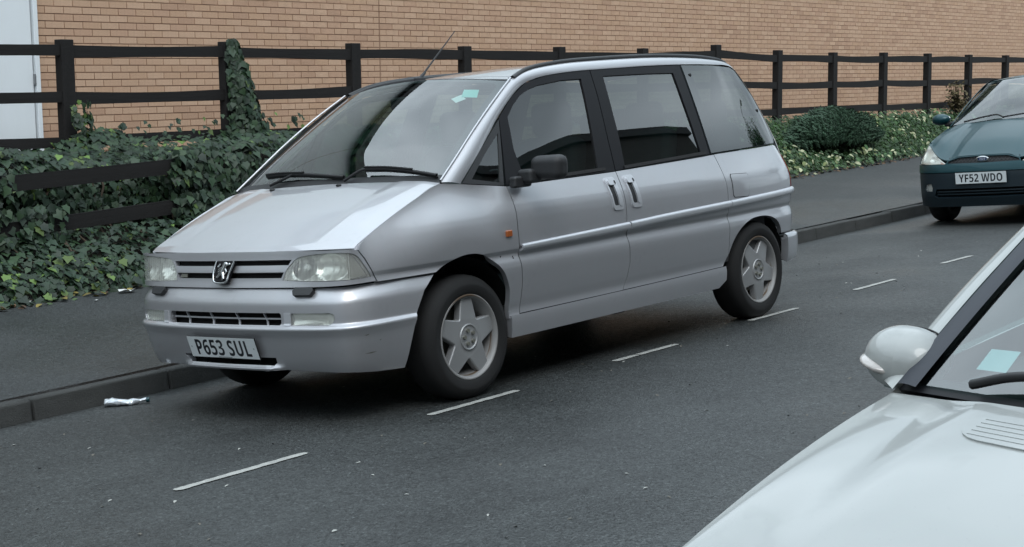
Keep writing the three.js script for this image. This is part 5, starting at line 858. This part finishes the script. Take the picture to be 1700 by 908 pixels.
  for (const sd of [1, -1]) mesh('pillar_seal', (() => { const f = o => { const A = [], Bq = []; for (let k = 0; k <= 8; k++) { const t = k / 8, a = wind(.995, t), b = wind(.925, t); A.push([a[0] - .004, a[1] + .008, a[2]]); Bq.push([b[0] - .003, b[1] + .006, b[2]]); } return strip(A, Bq, 20, 3, .004, 1); }; const g = f(); return sd > 0 ? g : mirrorZ(g); })(), std({ color: lin(.03, .034, .045), roughness: .55 }), T);
  mesh('screen_permit', panel([[-.80, .10], [-.70, .10], [-.70, .17], [-.80, .17]], wind, { off: -.012, skirt: 0 }), std({ color: lin(.50, .70, .74), roughness: .5 }), T);
  const W = group('wiper', T), wp = [[-.30, .03, .03], [-.42, .06, .035], [-.62, .05, .03], [-.74, .02, .02]].map(([u, v, d]) => { const q = wind(u, v); return [q[0] - d * .5, q[1] + d * .8, q[2]]; }); mesh('arm', tube(wp, .010, 20, 6), M.black, W);
  const wp2 = [[.62, .03, .03], [.45, .07, .035], [.2, .055, .03], [-.2, .03, .02]].map(([u, v, d]) => { const q = wind(u, v); return [q[0] - d * .5, q[1] + d * .8, q[2]]; }); const W2 = group('wiper', T); mesh('arm', tube(wp2, .010, 20, 6), M.black, W2);
}
// ---------------------------------------------------------------- litter and fallen leaves
{
  const b = thing('crushed_bottle', 'crushed silvery plastic bottle lying in the gutter', 'bottle', [-.74, 0, -1.05], -.757);
  const prof = []; for (let k = 0; k <= 24; k++) { const t = k / 24; prof.push(new THREE.Vector2(t < .03 ? t * .7 : t < .68 ? .031 + .002 * Math.sin(t * 40) : t < .86 ? mix(.031, .013, fade((t - .68) / .18)) : .013, t * .235)); }
  const g = new THREE.LatheGeometry(prof, 20); g.rotateZ(-Math.PI / 2); const p = g.attributes.position; for (let i = 0; i < p.count; i++) { const x = p.getX(i), n = fbm(x * 40, p.getY(i) * 60 + 9, p.getZ(i) * 60, 2) - .5; p.setXYZ(i, x - .12, p.getY(i) * (.62 + .5 * n) + .020 + .006 * Math.sin(x * 30), p.getZ(i) * (1 + .5 * n) + .02 * Math.sin(x * 12)); } g.computeVertexNormals();
  mesh('bottle_body', g, phy({ color: lin(.62, .66, .70), metalness: .25, roughness: .22, clearcoat: 1 }), b); mesh('bottle_cap', (() => { const c = cyl(.0145, .0145, .018, 14); c.rotateZ(Math.PI / 2); c.translate(.122, .02, .02); return c; })(), M.teal, b);
  const r = rng(404), scrap = (name, label, cat, x, z, s, m) => { const g = new THREE.PlaneGeometry(s, s * .6, 6, 4), q = g.attributes.position; g.rotateX(-Math.PI / 2); for (let i = 0; i < q.count; i++) q.setY(i, .012 + .35 * s * (fbm(q.getX(i) * 30 + x * 7, q.getZ(i) * 30, 2, 2) - .3)); g.computeVertexNormals(); const o = mesh(name, g, m, null); o.position.set(x, paveY(x, z), z); o.rotation.y = r() * 3; tag(o, label, cat); };
  M.litter = std({ color: lin(.62, .62, .60), roughness: .7, side: THREE.DoubleSide });
  scrap('paper_scrap', 'small white crumpled paper at the foot of the ivy, far left', 'litter', .37, -3.70, .075, M.litter);
  scrap('paper_strip', 'flat white paper strip on the pavement edge near the van headlight', 'litter', 1.12, -3.56, .12, M.litter);
  scrap('tiny_scrap', 'tiny pale scrap lying on the pavement below the ivy', 'litter', .75, -3.42, .03, M.litter);
  const lv = []; for (let i = 0; i < 240; i++) { const x = -.6 + r() * 5, z = backZ(x) + .18 * (r() - .45) - .02, v = .5 + .8 * r(), q = r(); lv.push({ p: V(x, paveY(x, z) + .006 + .02 * r(), z), n: V((r() - .5) * .7, 1, (r() - .5) * .7), t: V(1, 0, 0), s: .04 + .04 * r(), spin: r() * 6.28, c: q < .55 ? lin(.09 * v, .05 * v, .025 * v) : q < .8 ? lin(.2 * v, .16 * v, .04 * v) : lin(.05 * v, .09 * v, .03 * v) }); }
  for (let i = 0; i < 200; i++) { const x = 10 + r() * 14, z = backZ(x) + .12 * (r() - .5), v = .5 + .8 * r(); lv.push({ p: V(x, paveY(x, z) + .006 + .02 * r(), z), n: V((r() - .5) * .7, 1, (r() - .5) * .7), t: V(1, 0, 0), s: .05 + .04 * r(), spin: r() * 6.28, c: lin(.12 * v, .06 * v, .025 * v) }); }
  const F = new THREE.Group(); F.name = 'fallen_leaves'; scene.add(F); tag(F, 'brown and yellow fallen leaves along the pavement edge', 'leaves', null, 'stuff'); scatter('leaf_litter', ovalLeaf, M.matteLeaf, lv, F);
  const gr = []; for (let i = 0; i < 260; i++) { const x = -2.5 + 10 * r(), z = -1.0 + 4 * r(); gr.push({ p: V(x, .004, z), n: V((r() - .5) * .3, 1, (r() - .5) * .3), t: V(1, 0, 0), s: .012 + .012 * r(), spin: r() * 6.28, c: r() < .3 ? lin(.4, .4, .37) : lin(.12, .11, .09) }); }
  const Q = new THREE.Group(); Q.name = 'road_grit'; scene.add(Q); tag(Q, 'pale grit and crumbs scattered over the road surface', 'grit', null, 'stuff'); scatter('grit', ovalLeaf, M.matteLeaf, gr, Q);
}
scene.traverse(o => { if (o.isMesh) { o.castShadow = true; o.receiveShadow = true; } });
renderer.render(scene, camera);
